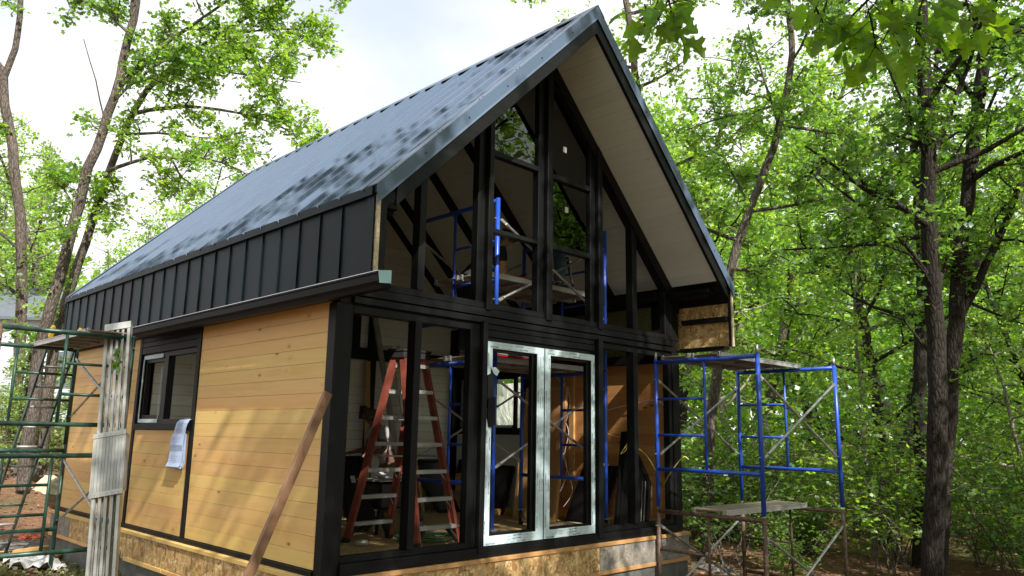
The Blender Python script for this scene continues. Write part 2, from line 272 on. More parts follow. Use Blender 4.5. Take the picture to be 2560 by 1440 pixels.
# ------------------------------------------------------------------ helpers
LOC = {}
def wloc(o):
    return LOC.get(o.name, Vector((0, 0, 0))) if o else Vector((0, 0, 0))
def reg(o, name, parent, world):
    col.objects.link(o)
    if parent: o.parent = parent
    o.location = Vector(world) - wloc(parent); LOC[o.name] = Vector(world)
    return o
def thing(name, label, cat, loc=(0, 0, 0), group=None):
    o = bpy.data.objects.new(name, None); o.empty_display_size = 0.2; reg(o, name, None, loc)
    return tag(o, label, cat, group)
def tag(o, label=None, cat=None, group=None, kind=None):
    if label: o['label'] = label
    if cat: o['category'] = cat
    if group: o['group'] = group
    if kind: o['kind'] = kind
    return o
class G:
    def __init__(s): s.v = []; s.f = []
    def add(s, vs, fs):
        n = len(s.v); s.v += [tuple(v) for v in vs]; s.f += [tuple(i + n for i in f) for f in fs]; return s
    def box(s, x0, x1, y0, y1, z0, z1):
        vs = [(x, y, z) for z in (z0, z1) for y in (y0, y1) for x in (x0, x1)]
        return s.add(vs, [(0, 2, 3, 1), (4, 5, 7, 6), (0, 1, 5, 4), (2, 6, 7, 3), (0, 4, 6, 2), (1, 3, 7, 5)])
    def bar(s, p, q, w, h, up=(0, 0, 1)):
        p, q = Vector(p), Vector(q); d = (q - p).normalized(); up = Vector(up)
        sd = d.cross(up)
        if sd.length < 1e-4: sd = d.cross(Vector((1, 0, 0)))
        sd.normalize(); u = sd.cross(d).normalized(); sd *= w / 2; u *= h / 2
        vs = [a + i * sd + j * u for a in (p, q) for i, j in ((-1, -1), (1, -1), (1, 1), (-1, 1))]
        return s.add(vs, [(0, 1, 2, 3), (7, 6, 5, 4), (0, 4, 5, 1), (1, 5, 6, 2), (2, 6, 7, 3), (3, 7, 4, 0)])
    def prism(s, poly, d):
        """extrude a planar polygon by vector d"""
        n = len(poly); d = Vector(d); a = [Vector(p) for p in poly]; b = [p + d for p in a]
        nrm = Vector((0, 0, 0))
        for i in range(n): nrm += a[i].cross(a[(i + 1) % n])
        fs = [tuple(range(n)), tuple(range(2 * n - 1, n - 1, -1))] + [((i + 1) % n, i, n + i, n + (i + 1) % n) for i in range(n)]
        if nrm.dot(d) > 0: fs = [tuple(reversed(f)) for f in fs]
        return s.add(a + b, fs)
    def tube(s, pts, r, n=8, cap=True):
        pts = [Vector(p) for p in pts]; rr = r if isinstance(r, (list, tuple)) else [r] * len(pts)
        rings = []; ref = None
        for i, p in enumerate(pts):
            d = (pts[min(i + 1, len(pts) - 1)] - pts[max(i - 1, 0)]).normalized()
            if ref is None: ref = Vector((0, 0, 1)) if abs(d.z) < 0.9 else Vector((1, 0, 0))
            a = d.cross(ref).normalized(); b = d.cross(a).normalized(); ref = b.cross(d) * 1.0 if False else ref
            rings.append([p + (a * math.cos(2 * math.pi * k / n) + b * math.sin(2 * math.pi * k / n)) * rr[i] for k in range(n)])
        vs = [v for rg in rings for v in rg]; m = len(pts)
        fs = [(i * n + k, i * n + (k + 1) % n, (i + 1) * n + (k + 1) % n, (i + 1) * n + k) for i in range(m - 1) for k in range(n)]
        if cap: fs += [tuple(range(n - 1, -1, -1)), tuple((m - 1) * n + k for k in range(n))]
        return s.add(vs, fs)
    def disc(s, c, axis, r, w, n=20):
        c = Vector(c); axis = Vector(axis).normalized() * w / 2
        return s.tube([c - axis, c + axis], r, n)
    def mesh(s, name, m, origin=(0, 0, 0), smooth=False):
        o = Vector(origin); me = bpy.data.meshes.new(name); me.from_pydata([Vector(v) - o for v in s.v], [], s.f); me.update()
        if m: me.materials.append(MT[m] if isinstance(m, str) else m)
        if smooth: me.shade_smooth()
        return me
    def build(s, name, m, parent=None, smooth=False, origin=None, bevel=0.0):
        c = Vector(origin) if origin is not None else (wloc(parent) if parent else Vector((0, 0, 0)))
        if origin is None and not parent and s.v:
            xs = [v[0] for v in s.v]; ys = [v[1] for v in s.v]; c = Vector(((min(xs) + max(xs)) / 2, (min(ys) + max(ys)) / 2, min(v[2] for v in s.v)))
        o = bpy.data.objects.new(name, s.mesh(name, m, c, smooth)); reg(o, name, parent, c)
        if smooth:
            pass
        if bevel:
            b = o.modifiers.new('edge', 'BEVEL'); b.width = bevel; b.segments = 1; b.limit_method = 'ANGLE'
        return o
def part(name, m, parent, fn, **k):
    g = G(); fn(g); return g.build(name, m, parent, **k)
def boxp(name, m, parent, x0, x1, y0, y1, z0, z1, bevel=0.0):
    c = ((x0 + x1) / 2, (y0 + y1) / 2, (z0 + z1) / 2)
    return G().box(x0, x1, y0, y1, z0, z1).build(name, m, parent, origin=c, bevel=bevel)

# ------------------------------------------------------------------ ground
def sm(a, b, x):
    t = np.clip((x - a) / (b - a), 0, 1); return t * t * (3 - 2 * t)
def gh(x, y):
    x = np.asarray(x, float); y = np.asarray(y, float)
    z = -0.60 - 0.22 * sm(2.0, 7.0, x) - 0.15 * sm(-1, -6, y)
    z = z + 1.75 * sm(8.2, 15.5, y - 0.15 * x) * (1 - sm(7.0, 16.0, x - 0.2 * y))
    z = z + 0.5 * sm(9.0, 14.0, y) * sm(4, 14, x) + 1.5 * sm(25, 60, y)
    z = z + 0.05 * np.sin(x * 1.3 + y * 0.7) + 0.035 * np.sin(x * 3.1 - y * 2.3) + 0.02 * np.sin(y * 7.3 + x * 5.1)
    return z
def ground():
    a = np.concatenate([np.linspace(-140, -12, 26), np.linspace(-11.5, 24, 130), np.linspace(26, 200, 30)])
    b = np.concatenate([np.linspace(-140, -12, 26), np.linspace(-11.5, 24, 130), np.linspace(26, 200, 30)])
    X, Y = np.meshgrid(a, b, indexing='ij'); Z = gh(X, Y)
    v = np.stack([X.ravel(), Y.ravel(), Z.ravel()], 1); nx, ny = len(a), len(b)
    i = np.arange(nx - 1)[:, None] * ny + np.arange(ny - 1)[None]; i = i.ravel()
    f = np.stack([i, i + ny, i + ny + 1, i + 1], 1)
    me = npmesh('ground', v, f, 'ground'); me.shade_smooth()
    o = bpy.data.objects.new('ground', me); col.objects.link(o); tag(o, kind='structure')
def npmesh(name, v, f, m):
    me = bpy.data.meshes.new(name); n, k = f.shape
    me.vertices.add(len(v)); me.vertices.foreach_set('co', np.ascontiguousarray(v, np.float32).ravel())
    me.loops.add(n * k); me.loops.foreach_set('vertex_index', np.ascontiguousarray(f, np.int32).ravel())
    me.polygons.add(n); me.polygons.foreach_set('loop_start', (np.arange(n) * k).astype(np.int32))
    me.polygons.foreach_set('loop_total', np.full(n, k, np.int32)); me.update(calc_edges=True)
    if m: me.materials.append(MT[m])
    return me
ground()
# ------------------------------------------------------------------ the cabin
W, LY = 5.55, 7.53; MX = W / 2; SL = 0.99; YF, YB = -0.79, 7.79
def zr(x): return 6.17 - SL * abs(x - MX)
def zc(x): return zr(x) - 0.30
cabin = thing('cabin', 'unfinished timber cabin with dark metal gable roof, larch side wall and open glazed front', 'cabin', (MX, 3.7, -0.6))
C = cabin
# foundation and rim
part('foundation', 'block', C, lambda g: g.box(-0.035, 5.585, -0.035, 7.56, -1.3, -0.365))
boxp('floor_deck', 'subfloor', C, 0.05, 5.5, 0.03, 7.5, -0.04, 0.0)
rim = boxp('rim_joist', 'osb_edge', C, -0.03, 5.58, -0.03, 7.55, -0.36, -0.045)
for x0, x1, m in ((-0.05, 1.22, 'osb'), (1.225, 3.70, 'osb'), (3.705, 5.60, 'osb_blue')):
    boxp('rim_sheet', m, rim, x0, x1, -0.052, -0.032, -0.315, -0.046)
for y0, y1, m in ((-0.05, 0.9, 'osb'), (0.905, 3.35, 'osb'), (3.355, 5.8, 'osb'), (5.805, 6.6, 'osb'), (6.605, 7.57, 'osb_blue')):
    boxp('rim_sheet', m, rim, -0.054, -0.034, y0, y1, -0.315, -0.046)
boxp('sill_plate', 'pine_x', C, -0.07, 5.62, -0.068, 0.05, -0.044, -0.002, 0.003); boxp('sill_plate', 'pine', C, -0.072, 0.05, 0.052, 7.58, -0.044, -0.002, 0.003)
boxp('base_batten', 'pine_x', C, -0.06, 5.61, -0.062, -0.036, -0.364, -0.317, 0.003)
for y0, y1 in ((-0.05, 3.2), (3.21, 4.4), (4.6, 7.57)): boxp('base_batten', 'pine', C, -0.064, -0.036, y0, y1, -0.364, -0.317, 0.003)
# left wall
wall = part('side_wall', 'brown', C, lambda g: (g.box(0.036, 0.13, 0.14, 2.92, 0.0, 3.1), g.box(0.036, 0.13, 2.92, 4.67, 0.0, 1.25), g.box(0.036, 0.13, 2.92, 4.67, 2.19, 3.1), g.box(0.036, 0.13, 4.67, 7.5, 0.0, 3.1)))
def boards(parent, mt, y0, y1, z0, z1, h, xa, xb, gap=0.002):
    n = max(1, round((z1 - z0) / h)); h = (z1 - z0) / n
    me = None
    for i in range(n):
        a, b = z0 + i * h + gap / 2, z0 + (i + 1) * h - gap / 2; c = ((xa + xb) / 2, (y0 + y1) / 2, (a + b) / 2)
        if me is None: me = G().box(xa, xb, y0, y1, a, b).mesh('board', mt, c)
        o = bpy.data.objects.new('board', me); reg(o, 'board', parent, c)
        bv = o.modifiers.new('edge', 'BEVEL'); bv.width = 0.0015; bv.segments = 1
boards(wall, 'pine', 0.135, 2.83, 0.05, 2.40, 0.138, 0.010, 0.034)
boards(wall, 'pine', 2.935, 4.655, 0.05, 1.215, 0.138, 0.010, 0.034)
boards(wall, 'pine', 4.75, 7.40, 0.05, 2.40, 0.138, 0.010, 0.034)
for y0, y1 in ((2.835, 2.93), (4.66, 4.745), (7.405, 7.53)): boxp('post', 'bz', wall, -0.004, 0.15, y0, y1, 0.045, 2.40, 0.004)
boxp('bottom_trim', 'by', wall, -0.018, 0.035, 0.13, 7.53, -0.001, 0.046, 0.003)
boxp('top_trim', 'by', wall, -0.02, 0.035, 0.13, 7.53, 2.402, 2.47)
# left window
def side_window(parent, name, x0, x1, y0, y1, z0, z1, mull, film, out):
    w_ = part(name, 'vinyl', parent, lambda g: (g.box(x0, x1, y0, y0 + .06, z0, z1), g.box(x0, x1, y1 - .06, y1, z0, z1), g.box(x0, x1, y0 + .06, y1 - .06, z0, z0 + .06), g.box(x0, x1, y0 + .06, y1 - .06, z1 - .06, z1),
        g.box(x0 - .005, x1, mull - .05, mull + .05, z0 + .06, z1 - .06)))
    return w_
for z0, z1 in ((2.185, 2.27), (2.275, 2.335), (2.34, 2.40)): boxp('head_board', 'by', wall, 0.0, 0.035, 2.935, 4.655, z0, z1, 0.003)
boxp('window_sill', 'by', wall, -0.012, 0.13, 2.935, 4.655, 1.217, 1.288, 0.004)
lw = side_window(wall, 'window', 0.03, 0.11, 2.935, 4.655, 1.289, 2.184, 3.86, True, -1)
part('sash', 'vinyl', lw, lambda g: (g.box(0.045, 0.10, 3.93, 3.99, 1.35, 2.124), g.box(0.045, 0.10, 4.55, 4.594, 1.35, 2.124), g.box(0.045, 0.10, 3.99, 4.55, 1.35, 1.40), g.box(0.045, 0.10, 3.99, 4.55, 2.07, 2.124)))
part('film_strip', 'film', lw, lambda g: (g.box(0.022, 0.029, 3.99, 4.62, 2.115, 2.165), g.box(0.022, 0.029, 3.99, 4.63, 1.305, 1.35), g.box(0.022, 0.029, 4.605, 4.635, 1.35, 2.115), g.box(0.022, 0.029, 3.985, 3.994, 1.35, 2.0)))
# corner posts
for x0, x1, m in ((0.0, 0.17, 0), (5.38, 5.55, 0)): boxp('post', 'bz', C, x0, x1, 0.0, 0.132, 0.002, 2.385, 0.006)
for x0, x1 in ((0.0, 0.15), (5.36, 5.55)): boxp('post', 'bz', C, x0, x1, 0.002, 0.13, 2.56, 3.06, 0.004)
boxp('rear_wall', 'clad', C, 0.03, 5.52, 7.45, 7.52, 0.0, 3.1)
part('rear_gable', 'clad', C, lambda g: g.prism([(0.03, 7.46, 3.1), (5.52, 7.46, 3.1), (5.52, 7.46, zc(5.52) + .02), (MX, 7.46, zc(MX) + .02), (0.03, 7.46, zc(.03) + .02)], (0, 0.06, 0)))
# front wall, lower storey
fw = boxp('front_sill', 'bx', C, 0.171, 5.379, -0.032, 0.135, 0.0, 0.10, 0.005)
def frame(name, parent, x0, x1, z0, z1, l, r, b, t_, y0=0.015, y1=0.11, mul=None, mt='bz'):
    f = part(name, mt, parent, lambda g: (g.box(x0, x0 + l, y0, y1, z0, z1), g.box(x1 - r, x1, y0, y1, z0, z1), g.box(x0 + l, x1 - r, y0 + .001, y1, z0, z0 + b), g.box(x0 + l, x1 - r, y0 + .001, y1, z1 - t_, z1)), bevel=0.004)
    if mul: boxp('mullion', 'bz', f, mul[0], mul[1], y0 - 0.03, y1, z0 + b, z1 - t_, 0.004)
    return f
frame('window_frame', C, 0.172, 1.748, 0.102, 2.382, 0.02, 0.105, 0.055, 0.075, mul=(0.892, 0.972))
frame('window_frame', C, 3.812, 5.376, 0.102, 2.382, 0.035, 0.08, 0.06, 0.07, mul=(4.462, 4.55))
for x0, x1, a, b in ((1.768, 1.838, 1.75, 1.852), (3.702, 3.788, 3.672, 3.81)):
    boxp('post', 'bz', C, a, b, 0.012, 0.14, 0.101, 2.384, 0.003)
    boxp('cover_strip', 'bz', C, x0, x1, -0.052, 0.010, 0.05, 2.412, 0.006)
# band of boards between the storeys
boxp('beam', 'bx', C, 0.05, 5.50, 0.02, 0.14, 2.386, 2.60)
boxp('band_board', 'bx', C, 0.172, 5.378, -0.018, 0.018, 2.394, 2.462, 0.004)
boxp('band_board', 'bx', C, 0.02, 5.40, -0.034, 0.018, 2.468, 2.548, 0.004)
boxp('window_sill', 'bx', C, 0.151, 5.359, -0.015, 0.12, 2.553, 2.62, 0.004)
for z0, z1 in ((2.256, 2.329), (2.334, 2.390)): boxp('head_board', 'bx', C, 1.854, 3.670, -0.005, 0.10, z0, z1, 0.003)
# french door
door = boxp('double_door', 'vinyl', C, 1.855, 3.669, 0.03, 0.12, 2.212, 2.252)
def leaf(x0, x1, hx0, hx1):
    l = part('door_leaf', 'vinyl', door, lambda g: (g.box(x0, hx0, -0.008, 0.075, 0.108, 2.21), g.box(hx1, x1, -0.008, 0.075, 0.108, 2.21), g.box(hx0, hx1, -0.007, 0.075, 0.108, 0.215), g.box(hx0, hx1, -0.007, 0.075, 2.128, 2.21)), bevel=0.003)
    part('glazing_rebate', 'vinyl', l, lambda g: (g.box(hx0, hx0 + .012, 0.01, 0.07, 0.215, 2.128), g.box(hx1 - .045, hx1, 0.02, 0.07, 0.215, 2.128), g.box(hx0 + .012, hx1 - .045, 0.02, 0.07, 0.215, 0.225), g.box(hx0 + .012, hx1 - .045, 0.02, 0.07, 2.112, 2.128)))
    return l
dl_ = leaf(1.857, 2.757, 1.955, 2.628); dr_ = leaf(2.770, 3.667, 2.868, 3.590)
FY = -0.0105
def txtmesh(s, size):
    cu_ = bpy.data.curves.new('t', 'FONT'); cu_.body = s; cu_.size = size; cu_.shear = 0.25; cu_.resolution_u = 1; cu_.space_character = 1.15; cu_.offset = 0.0007
    o = bpy.data.objects.new('t', cu_); col.objects.link(o); dg = bpy.context.evaluated_depsgraph_get()
    me = bpy.data.meshes.new_from_object(o.evaluated_get(dg)); v = np.array([x.co[:] for x in me.vertices]); f = [tuple(p.vertices) for p in me.polygons]
    bpy.data.objects.remove(o); bpy.data.curves.remove(cu_); bpy.data.meshes.remove(me); return v, f
TV, TF = txtmesh('ALLFORMA', 0.024)
def prints(leafo, strips):
    gd, gr, gg = G(), G(), G()
    for (x0, x1, z0, z1, vert, rows) in strips:
        ln = (z1 - z0) if vert else (x1 - x0); wd = (x1 - x0) if vert else (z1 - z0)
        for r_ in range(rows):
            off = (r_ + 0.5) / rows * wd; s = 0.02 + 0.10 * r_
            k = r_
            while s < ln - 0.13:
                wdt = 0.0
                if k % 4 == 0: T = TV * 1.0; wdt = TV[:, 0].max(); g_ = gd; fs = TF
                else:
                    wdt = 0.05 + 0.02 * ((k * 7) % 3) / 2; hh = 0.010; g_ = gr if k % 4 == 2 else gg
                    T = []; fs = []
                    for q in range(3):
                        n = len(T); T += [(q * wdt / 3, -hh * .2, 0), (q * wdt / 3 + wdt / 4, -hh * .2, 0), (q * wdt / 3 + wdt / 4, hh * .35 , 0), (q * wdt / 3, hh * .35, 0)]; fs.append((n, n + 1, n + 2, n + 3))
                    T = np.array(T)
                if vert: vs = [(x0 + off + 0.008 - t[1], FY - 0.0015, z0 + s + t[0]) for t in T]
                else: vs = [(x0 + s + t[0], FY - 0.0015, z0 + off - 0.008 + t[1]) for t in T]
                g_.add(vs, fs); s += wdt + 0.035; k += 1
    for g_, m in ((gd, 'print'), (gr, 'print_red'), (gg, 'print_grey')): tag(g_.build('film_print', m, leafo), kind='stuff')
def film(leafo, rects):
    for (x0, x1, z0, z1) in rects: boxp('film_strip', 'film', leafo, x0, x1, FY, FY + 0.002, z0, z1)
film(dl_, [(1.858, 2.756, 2.135, 2.207), (1.860, 2.756, 0.112, 0.205), (1.861, 1.942, 0.2052, 1.50), (1.861, 1.942, 1.93, 2.1348), (2.640, 2.756, 0.2052, 2.1348)])
film(dr_, [(2.772, 3.665, 2.135, 2.207), (2.772, 3.665, 0.112, 0.205), (2.773, 2.862, 0.2052, 2.1348), (3.600, 3.665, 0.2052, 2.1348)])
prints(dl_, [(1.88, 2.75, 2.135, 2.207, 0, 2), (1.88, 2.75, 0.112, 0.205, 0, 3), (1.861, 1.942, 0.21, 1.5, 1, 2), (2.64, 2.756, 0.21, 2.13, 1, 3), (1.861, 1.942, 1.93, 2.13, 1, 2)])
prints(dr_, [(2.79, 3.65, 2.135, 2.207, 0, 2), (2.79, 3.65, 0.112, 0.205, 0, 3), (2.773, 2.862, 0.21, 2.13, 1, 2), (3.60, 3.665, 0.21, 2.13, 1, 2)])
part('film_flap', 'film', dl_, lambda g: (g.prism([(1.855, -0.014, 1.95), (1.90, -0.03, 1.93), (1.87, -0.06, 1.86), (1.835, -0.05, 1.84)], (0, 0.002, 0)), g.prism([(1.90, -0.03, 1.93), (1.955, -0.05, 1.93), (1.99, -0.07, 1.89), (1.965, -0.06, 1.84), (1.93, -0.05, 1.86)], (0, 0.002, 0))))
part('handle_foam', 'rubber', dl_, lambda g: g.prism([(1.858, -0.035, 1.86), (1.90, -0.035, 1.91), (1.945, -0.035, 1.87), (1.945, -0.035, 1.60), (1.858, -0.035, 1.58)], (0, 0.023, 0)))
part('handle_foam', 'bz', dl_, lambda g: g.prism([(1.862, -0.045, 1.60), (1.955, -0.055, 1.62), (1.965, -0.05, 1.33), (1.90, -0.03, 1.30), (1.870, -0.03, 1.40)], (0, 0.015, 0)))
# front wall, upper storey
def slope_post(name, x0, x1, y0, y1, z0, drop=0.0, bev=0.004, mt='bz'):
    pts = [(x0, y0, z0), (x1, y0, z0), (x1, y0, zc(x1) - drop)]
    if x0 < MX < x1: pts.append((MX, y0, zc(MX) - drop))
    pts.append((x0, y0, zc(x0) - drop))
    return part(name, mt, C, lambda g: g.prism(pts, (0, y1 - y0, 0)), bevel=bev)
for a, b, c, d in ((1.70, 1.905, 1.80, 1.872), (2.655, 2.872, 2.748, 2.845), (3.618, 3.85, 3.708, 3.79)):
    slope_post('post', a, b, 0.012, 0.11, 2.621, 0.18)
    slope_post('cover_strip', c, d, -0.055, 0.010, 2.53, 0.03, 0.006)
slope_post('mullion', 0.892, 0.978, -0.012, 0.10, 2.621, 0.18); slope_post('mullion', 4.462, 4.565, -0.012, 0.10, 2.621, 0.18)
slope_post('window_jamb', 5.23, 5.359, 0.01, 0.10, 2.621, 0.18); slope_post('window_jamb', 0.151, 0.20, 0.01, 0.10, 2.621, 0.18)
for x0, x1, z0, z1 in ((1.906, 2.654, 3.418, 3.468), (1.906, 2.654, 4.31, 4.372), (2.873, 3.617, 3.412, 3.476), (2.873, 3.617, 4.292, 4.352)): boxp('glazing_bar', 'bx', C, x0, x1, 0.005, 0.09, z0, z1, 0.003)
def rafter(y0, y1, dp, name='rafter', mt='by', x_in=0.12, off=0.0):
    def fn(g):
        for s in (-1, 1):
            xe = MX + s * (MX - x_in)
            g.prism([(MX, y0, zc(MX) - off), (xe, y0, zc(xe) - off), (xe, y0, zc(xe) - off - dp), (MX, y0, zc(MX) - off - dp)], (0, y1 - y0, 0))
    return part(name, mt, C, fn)
rafter(-0.03, 0.10, 0.20, x_in=0.02)
for y in (0.98, 1.95, 2.95, 3.93): rafter(y, y + 0.09, 0.13)
def pane(pts): return part('pane', 'glass', C, lambda g: g.prism([(x, 0.05, z) for x, z in pts], (0, 0.005, 0)))
pane([(1.90, 4.372), (2.66, 4.372), (2.66, zc(2.66) - .19), (1.90, zc(1.90) - .19)])
p3 = pane([(2.87, 4.352), (3.62, 4.352), (3.62, zc(3.62) - .19), (2.87, zc(2.87) - .19)]); p4 = pane([(2.87, 3.476), (3.62, 3.476), (3.62, 4.292), (2.87, 4.292)])
boxp('sticker', 'sticker', p3, 3.13, 3.195, 0.047, 0.0485, 4.70, 4.775); boxp('sticker', 'sticker', p4, 3.17, 3.23, 0.047, 0.0485, 3.93, 4.0)
# right wall
rw = part('side_wall', 'clad', C, lambda g: (g.box(5.40, 5.53, 0.135, 2.80, 0.0, 3.1), g.box(5.40, 5.53, 2.80, 4.46, 0.0, 1.27), g.box(5.40, 5.53, 2.80, 4.46, 2.22, 3.1), g.box(5.40, 5.53, 4.46, 7.44, 0.0, 3.1)))
boards(rw, 'pine_in', 0.14, 2.60, 0.0, 2.25, 0.138, 5.37, 5.395)
boards(rw, 'white', 2.605, 4.55, 0.0, 1.25, 0.138, 5.37, 5.395)
boxp('stud', 'pine_z', rw, 5.345, 5.369, 0.60, 0.66, 0.0, 2.25); boxp('stud', 'pine_z', rw, 5.33, 5.369, 1.75, 1.84, 0.0, 2.25)
boxp('ring_beam', 'by', rw, 5.28, 5.398, 0.14, 4.5, 2.252, 2.375, 0.004)
boxp('eave_beam', 'by', rw, 5.18, 5.36, 0.13, 7.4, 3.10, 3.225, 0.004)
for i in range(8):
    for j in range(2):
        y0 = 0.15 + i * 0.58 + (0.2 if j else 0); z0 = 2.378 + j * 0.345
        boxp('insulation_batt', 'wool', rw, 5.372 + 0.006 * ((i + j) % 3), 5.398, y0, min(y0 + 0.573, 4.54), z0, z0 + 0.34)
boxp('stud', 'pine_z', rw, 5.33, 5.368, 0.66, 0.71, 2.38, 3.05)
rwin = part('window', 'vinyl', rw, lambda g: (g.box(5.36, 5.45, 2.785, 2.85, 1.27, 2.24), g.box(5.36, 5.45, 4.38, 4.46, 1.27, 2.24), g.box(5.36, 5.45, 2.85, 4.38, 1.27, 1.345), g.box(5.36, 5.45, 2.85, 4.38, 2.175, 2.24), g.box(5.36, 5.45, 3.56, 3.72, 1.345, 2.175)))
boxp('window_sill', 'by', rw, 5.34, 5.47, 2.76, 4.49, 1.235, 1.268)
part('sash', 'vinyl', rwin, lambda g: (g.box(5.33, 5.38, 2.985, 3.045, 1.345, 2.175), g.box(5.33, 5.38, 3.045, 3.50, 1.345, 1.39), g.box(5.33, 5.38, 3.045, 3.50, 2.14, 2.175)))
boxp('film_strip', 'film', rwin, 5.322, 5.328, 3.06, 3.5, 1.35, 1.385)
# partition across the room
pt = part('partition_wall', 'vinyl', C, lambda g: g.prism([(0.14, 4.60, 0), (5.39, 4.60, 0), (5.39, 4.60, zc(5.39)), (MX, 4.60, zc(MX)), (0.14, 4.60, zc(0.14))], (0, 0.08, 0)))
for i in range(42):
    z0, z1 = i * 0.14 + .002, (i + 1) * 0.14 - .002
    xa = max(0.15, MX - (zc(MX) - z1) / SL) if zc(0.15) < z1 else 0.15; xb = W - xa
    xa0 = max(0.15, MX - (zc(MX) - z0) / SL) if zc(0.15) < z0 else 0.15
    if z1 > zc(MX) - .05: break
    part('board', 'white_x', pt, lambda g: g.prism([(xa0, 4.575, z0), (W - xa0, 4.575, z0), (xb, 4.575, z1), (xa, 4.575, z1)], (0, 0.02, 0)), origin=(MX, 4.57, (z0 + z1) / 2))
boxp('ring_beam', 'bx', pt, 0.15, 5.28, 4.50, 4.574, 2.39, 2.575, 0.004)
boxp('post', 'bz', pt, 3.47, 3.60, 4.49, 4.573, 0.0, 2.389); boxp('post', 'bz', pt, 3.47, 3.60, 4.49, 4.573, 2.576, 3.4); boxp('post', 'bz', pt, 5.24, 5.36, 4.46, 4.574, 0.0, 2.389)
boxp('post', 'bz', pt, 3.02, 3.28, 4.50, 4.573, 2.576, 3.3); boxp('post', 'bz', pt, 5.24, 5.36, 4.46, 4.574, 2.576, 3.06)
rafter(4.49, 4.573, 0.10)
# ceiling
def slope_slab(y0, y1, t0, t1, xe, s):
    """polygon slab on one slope between vertical offsets t0 > t1 below the roof line"""
    return [(MX, y0, zr(MX) - t0), (xe, y0, zr(xe) - t0), (xe, y0, zr(xe) - t1), (MX, y0, zr(MX) - t1)]
core = part('roof_core', 'by', C, lambda g: [g.prism(slope_slab(0, 0, 0.045, 0.262, MX + s * (MX + 0.12), s), (0, 0, 0)) if False else g.prism([(a, YF + .03, c) for a, b, c in slope_slab(0, 0, 0.045, 0.262, MX + s * (MX + 0.12), s)], (0, YB - YF - .06, 0)) for s in (-1, 1)])
ceil = part('ceiling', 'by', C, lambda g: [g.prism([(a, YF + .05, c) for a, b, c in slope_slab(0, 0, 0.264, 0.275, MX + s * (MX - 0.1), s)], (0, YB - YF - .1, 0)) for s in (-1, 1)])
cs, sn = 1 / math.hypot(1, SL), SL / math.hypot(1, SL)
for s in (-1, 1):
    me = None
    for i in range(26):
        d0 = 0.012 + i * 0.14; d1 = d0 + 0.1350
        if s * 0 + d1 * cs > MX - 0.11: break
        P = lambda d, t: (MX + s * d * cs, YF + 0.06, zc(MX) + 0.0 - d * sn + t)
        c = Vector((MX + s * d0 * cs, 3.4, zc(MX) - d0 * sn))
        if me is None: me = G().prism([P(d0, 0.0), P(d1, 0.0), P(d1, 0.022), P(d0, 0.022)], (0, YB - YF - 0.3, 0)).mesh('board', 'white', c)
        o = bpy.data.objects.new('board', me); reg(o, 'board', ceil, c)
# roof sheets
roof = part('roof', 'roof', C, lambda g: [g.prism([(a, YF + .012, c) for a, b, c in slope_slab(0, 0, 0.028, 0.044, MX + s * (MX + 0.165), s)], (0, YB - YF - .024, 0)) for s in (-1, 1)])
PWD = 0.363; prof = [(0, 0.0), (0.006, 0.036), (0.034, 0.036), (0.044, 0.0), (PWD - 0.002, 0.0), (PWD - 0.002, -0.008), (0, -0.008)]
for s in (-1, 1):
    me = None
    for i in range(24):
        y0 = -0.27 + PWD * (i - 1)
        pw = PWD
        g = G(); n = len(prof)
        def PT(d, y, h): return (MX + s * (d * cs + h * sn), y0 + y, zr(MX) - 0.012 - d * sn + h * cs)
        dl = (MX + 0.19) / cs
        vs = [PT(0.0, y, h) for y, h in prof] + [PT(dl, y, h) for y, h in prof]
        fs = [tuple(range(n)), tuple(range(2 * n - 1, n - 1, -1))] + [((k + 1) % n, k, n + k, n + (k + 1) % n) for k in range(n)]
        if s > 0: fs = [tuple(reversed(f)) for f in fs]
        c = Vector((MX + s * dl * cs, y0, zr(MX) - dl * sn))
        if me is None: g.add(vs, fs); me = g.mesh('roof_sheet', 'roof', c)
        if y0 < YF - 0.1 or y0 + PWD > YB + 0.1: continue
        o = bpy.data.objects.new('roof_sheet', me); reg(o, 'roof_sheet', roof, c)
def ridge(g):
    for s in (-1, 1):
        d = 0.17
        pts = [(MX, YF - 0.012, zr(MX) + 0.036), (MX + s * d * cs, YF - 0.012, zr(MX) + 0.036 - d * sn), (MX + s * d * cs, YF - 0.012, zr(MX) + 0.026 - d * sn), (MX, YF - 0.012, zr(MX) + 0.026)]
        g.prism(pts, (0, YB - YF + .02, 0))
part('ridge_cap', 'roof', roof, ridge)
for yy, sy in ((YF, 1), (YB, -1)):
    for s in (-1, 1):
        def trim(g, s=s, yy=yy, sy=sy):
            xe = MX + s * (MX + 0.172)
            g.prism([(MX, yy, zr(MX) + .034), (xe, yy, zr(xe) + .034), (xe, yy, zr(xe) - .12), (MX, yy, zr(MX) - .12)], (0, -0.006 * sy, 0))
            g.prism([(MX, yy, zr(MX) + .034), (xe, yy, zr(xe) + .034), (xe, yy, zr(xe) + .028), (MX, yy, zr(MX) + .028)], (0, 0.14 * sy, 0))
            g.prism([(MX, yy - .006 * sy, zr(MX) - .118), (xe, yy - .006 * sy, zr(xe) - .118), (xe, yy - .012 * sy, zr(xe) - .148), (MX, yy - .012 * sy, zr(MX) - .148)], (0, 0.008 * sy, 0))
        part('rake_trim', 'roof', roof, trim)
        def fas(g, s=s, yy=yy, sy=sy):
            xe = MX + s * (MX - 0.04) if s < 0 else MX + s * (MX - 0.02)
            g.prism([(MX, yy + .006 * sy, zr(MX) - .10), (xe, yy + .006 * sy, zr(xe) - .10), (xe, yy + .006 * sy, zr(xe) - .325), (MX, yy + .006 * sy, zr(MX) - .325)], (0, 0.045 * sy, 0))
        part('barge_board', 'bx', roof, fas, bevel=0.004)
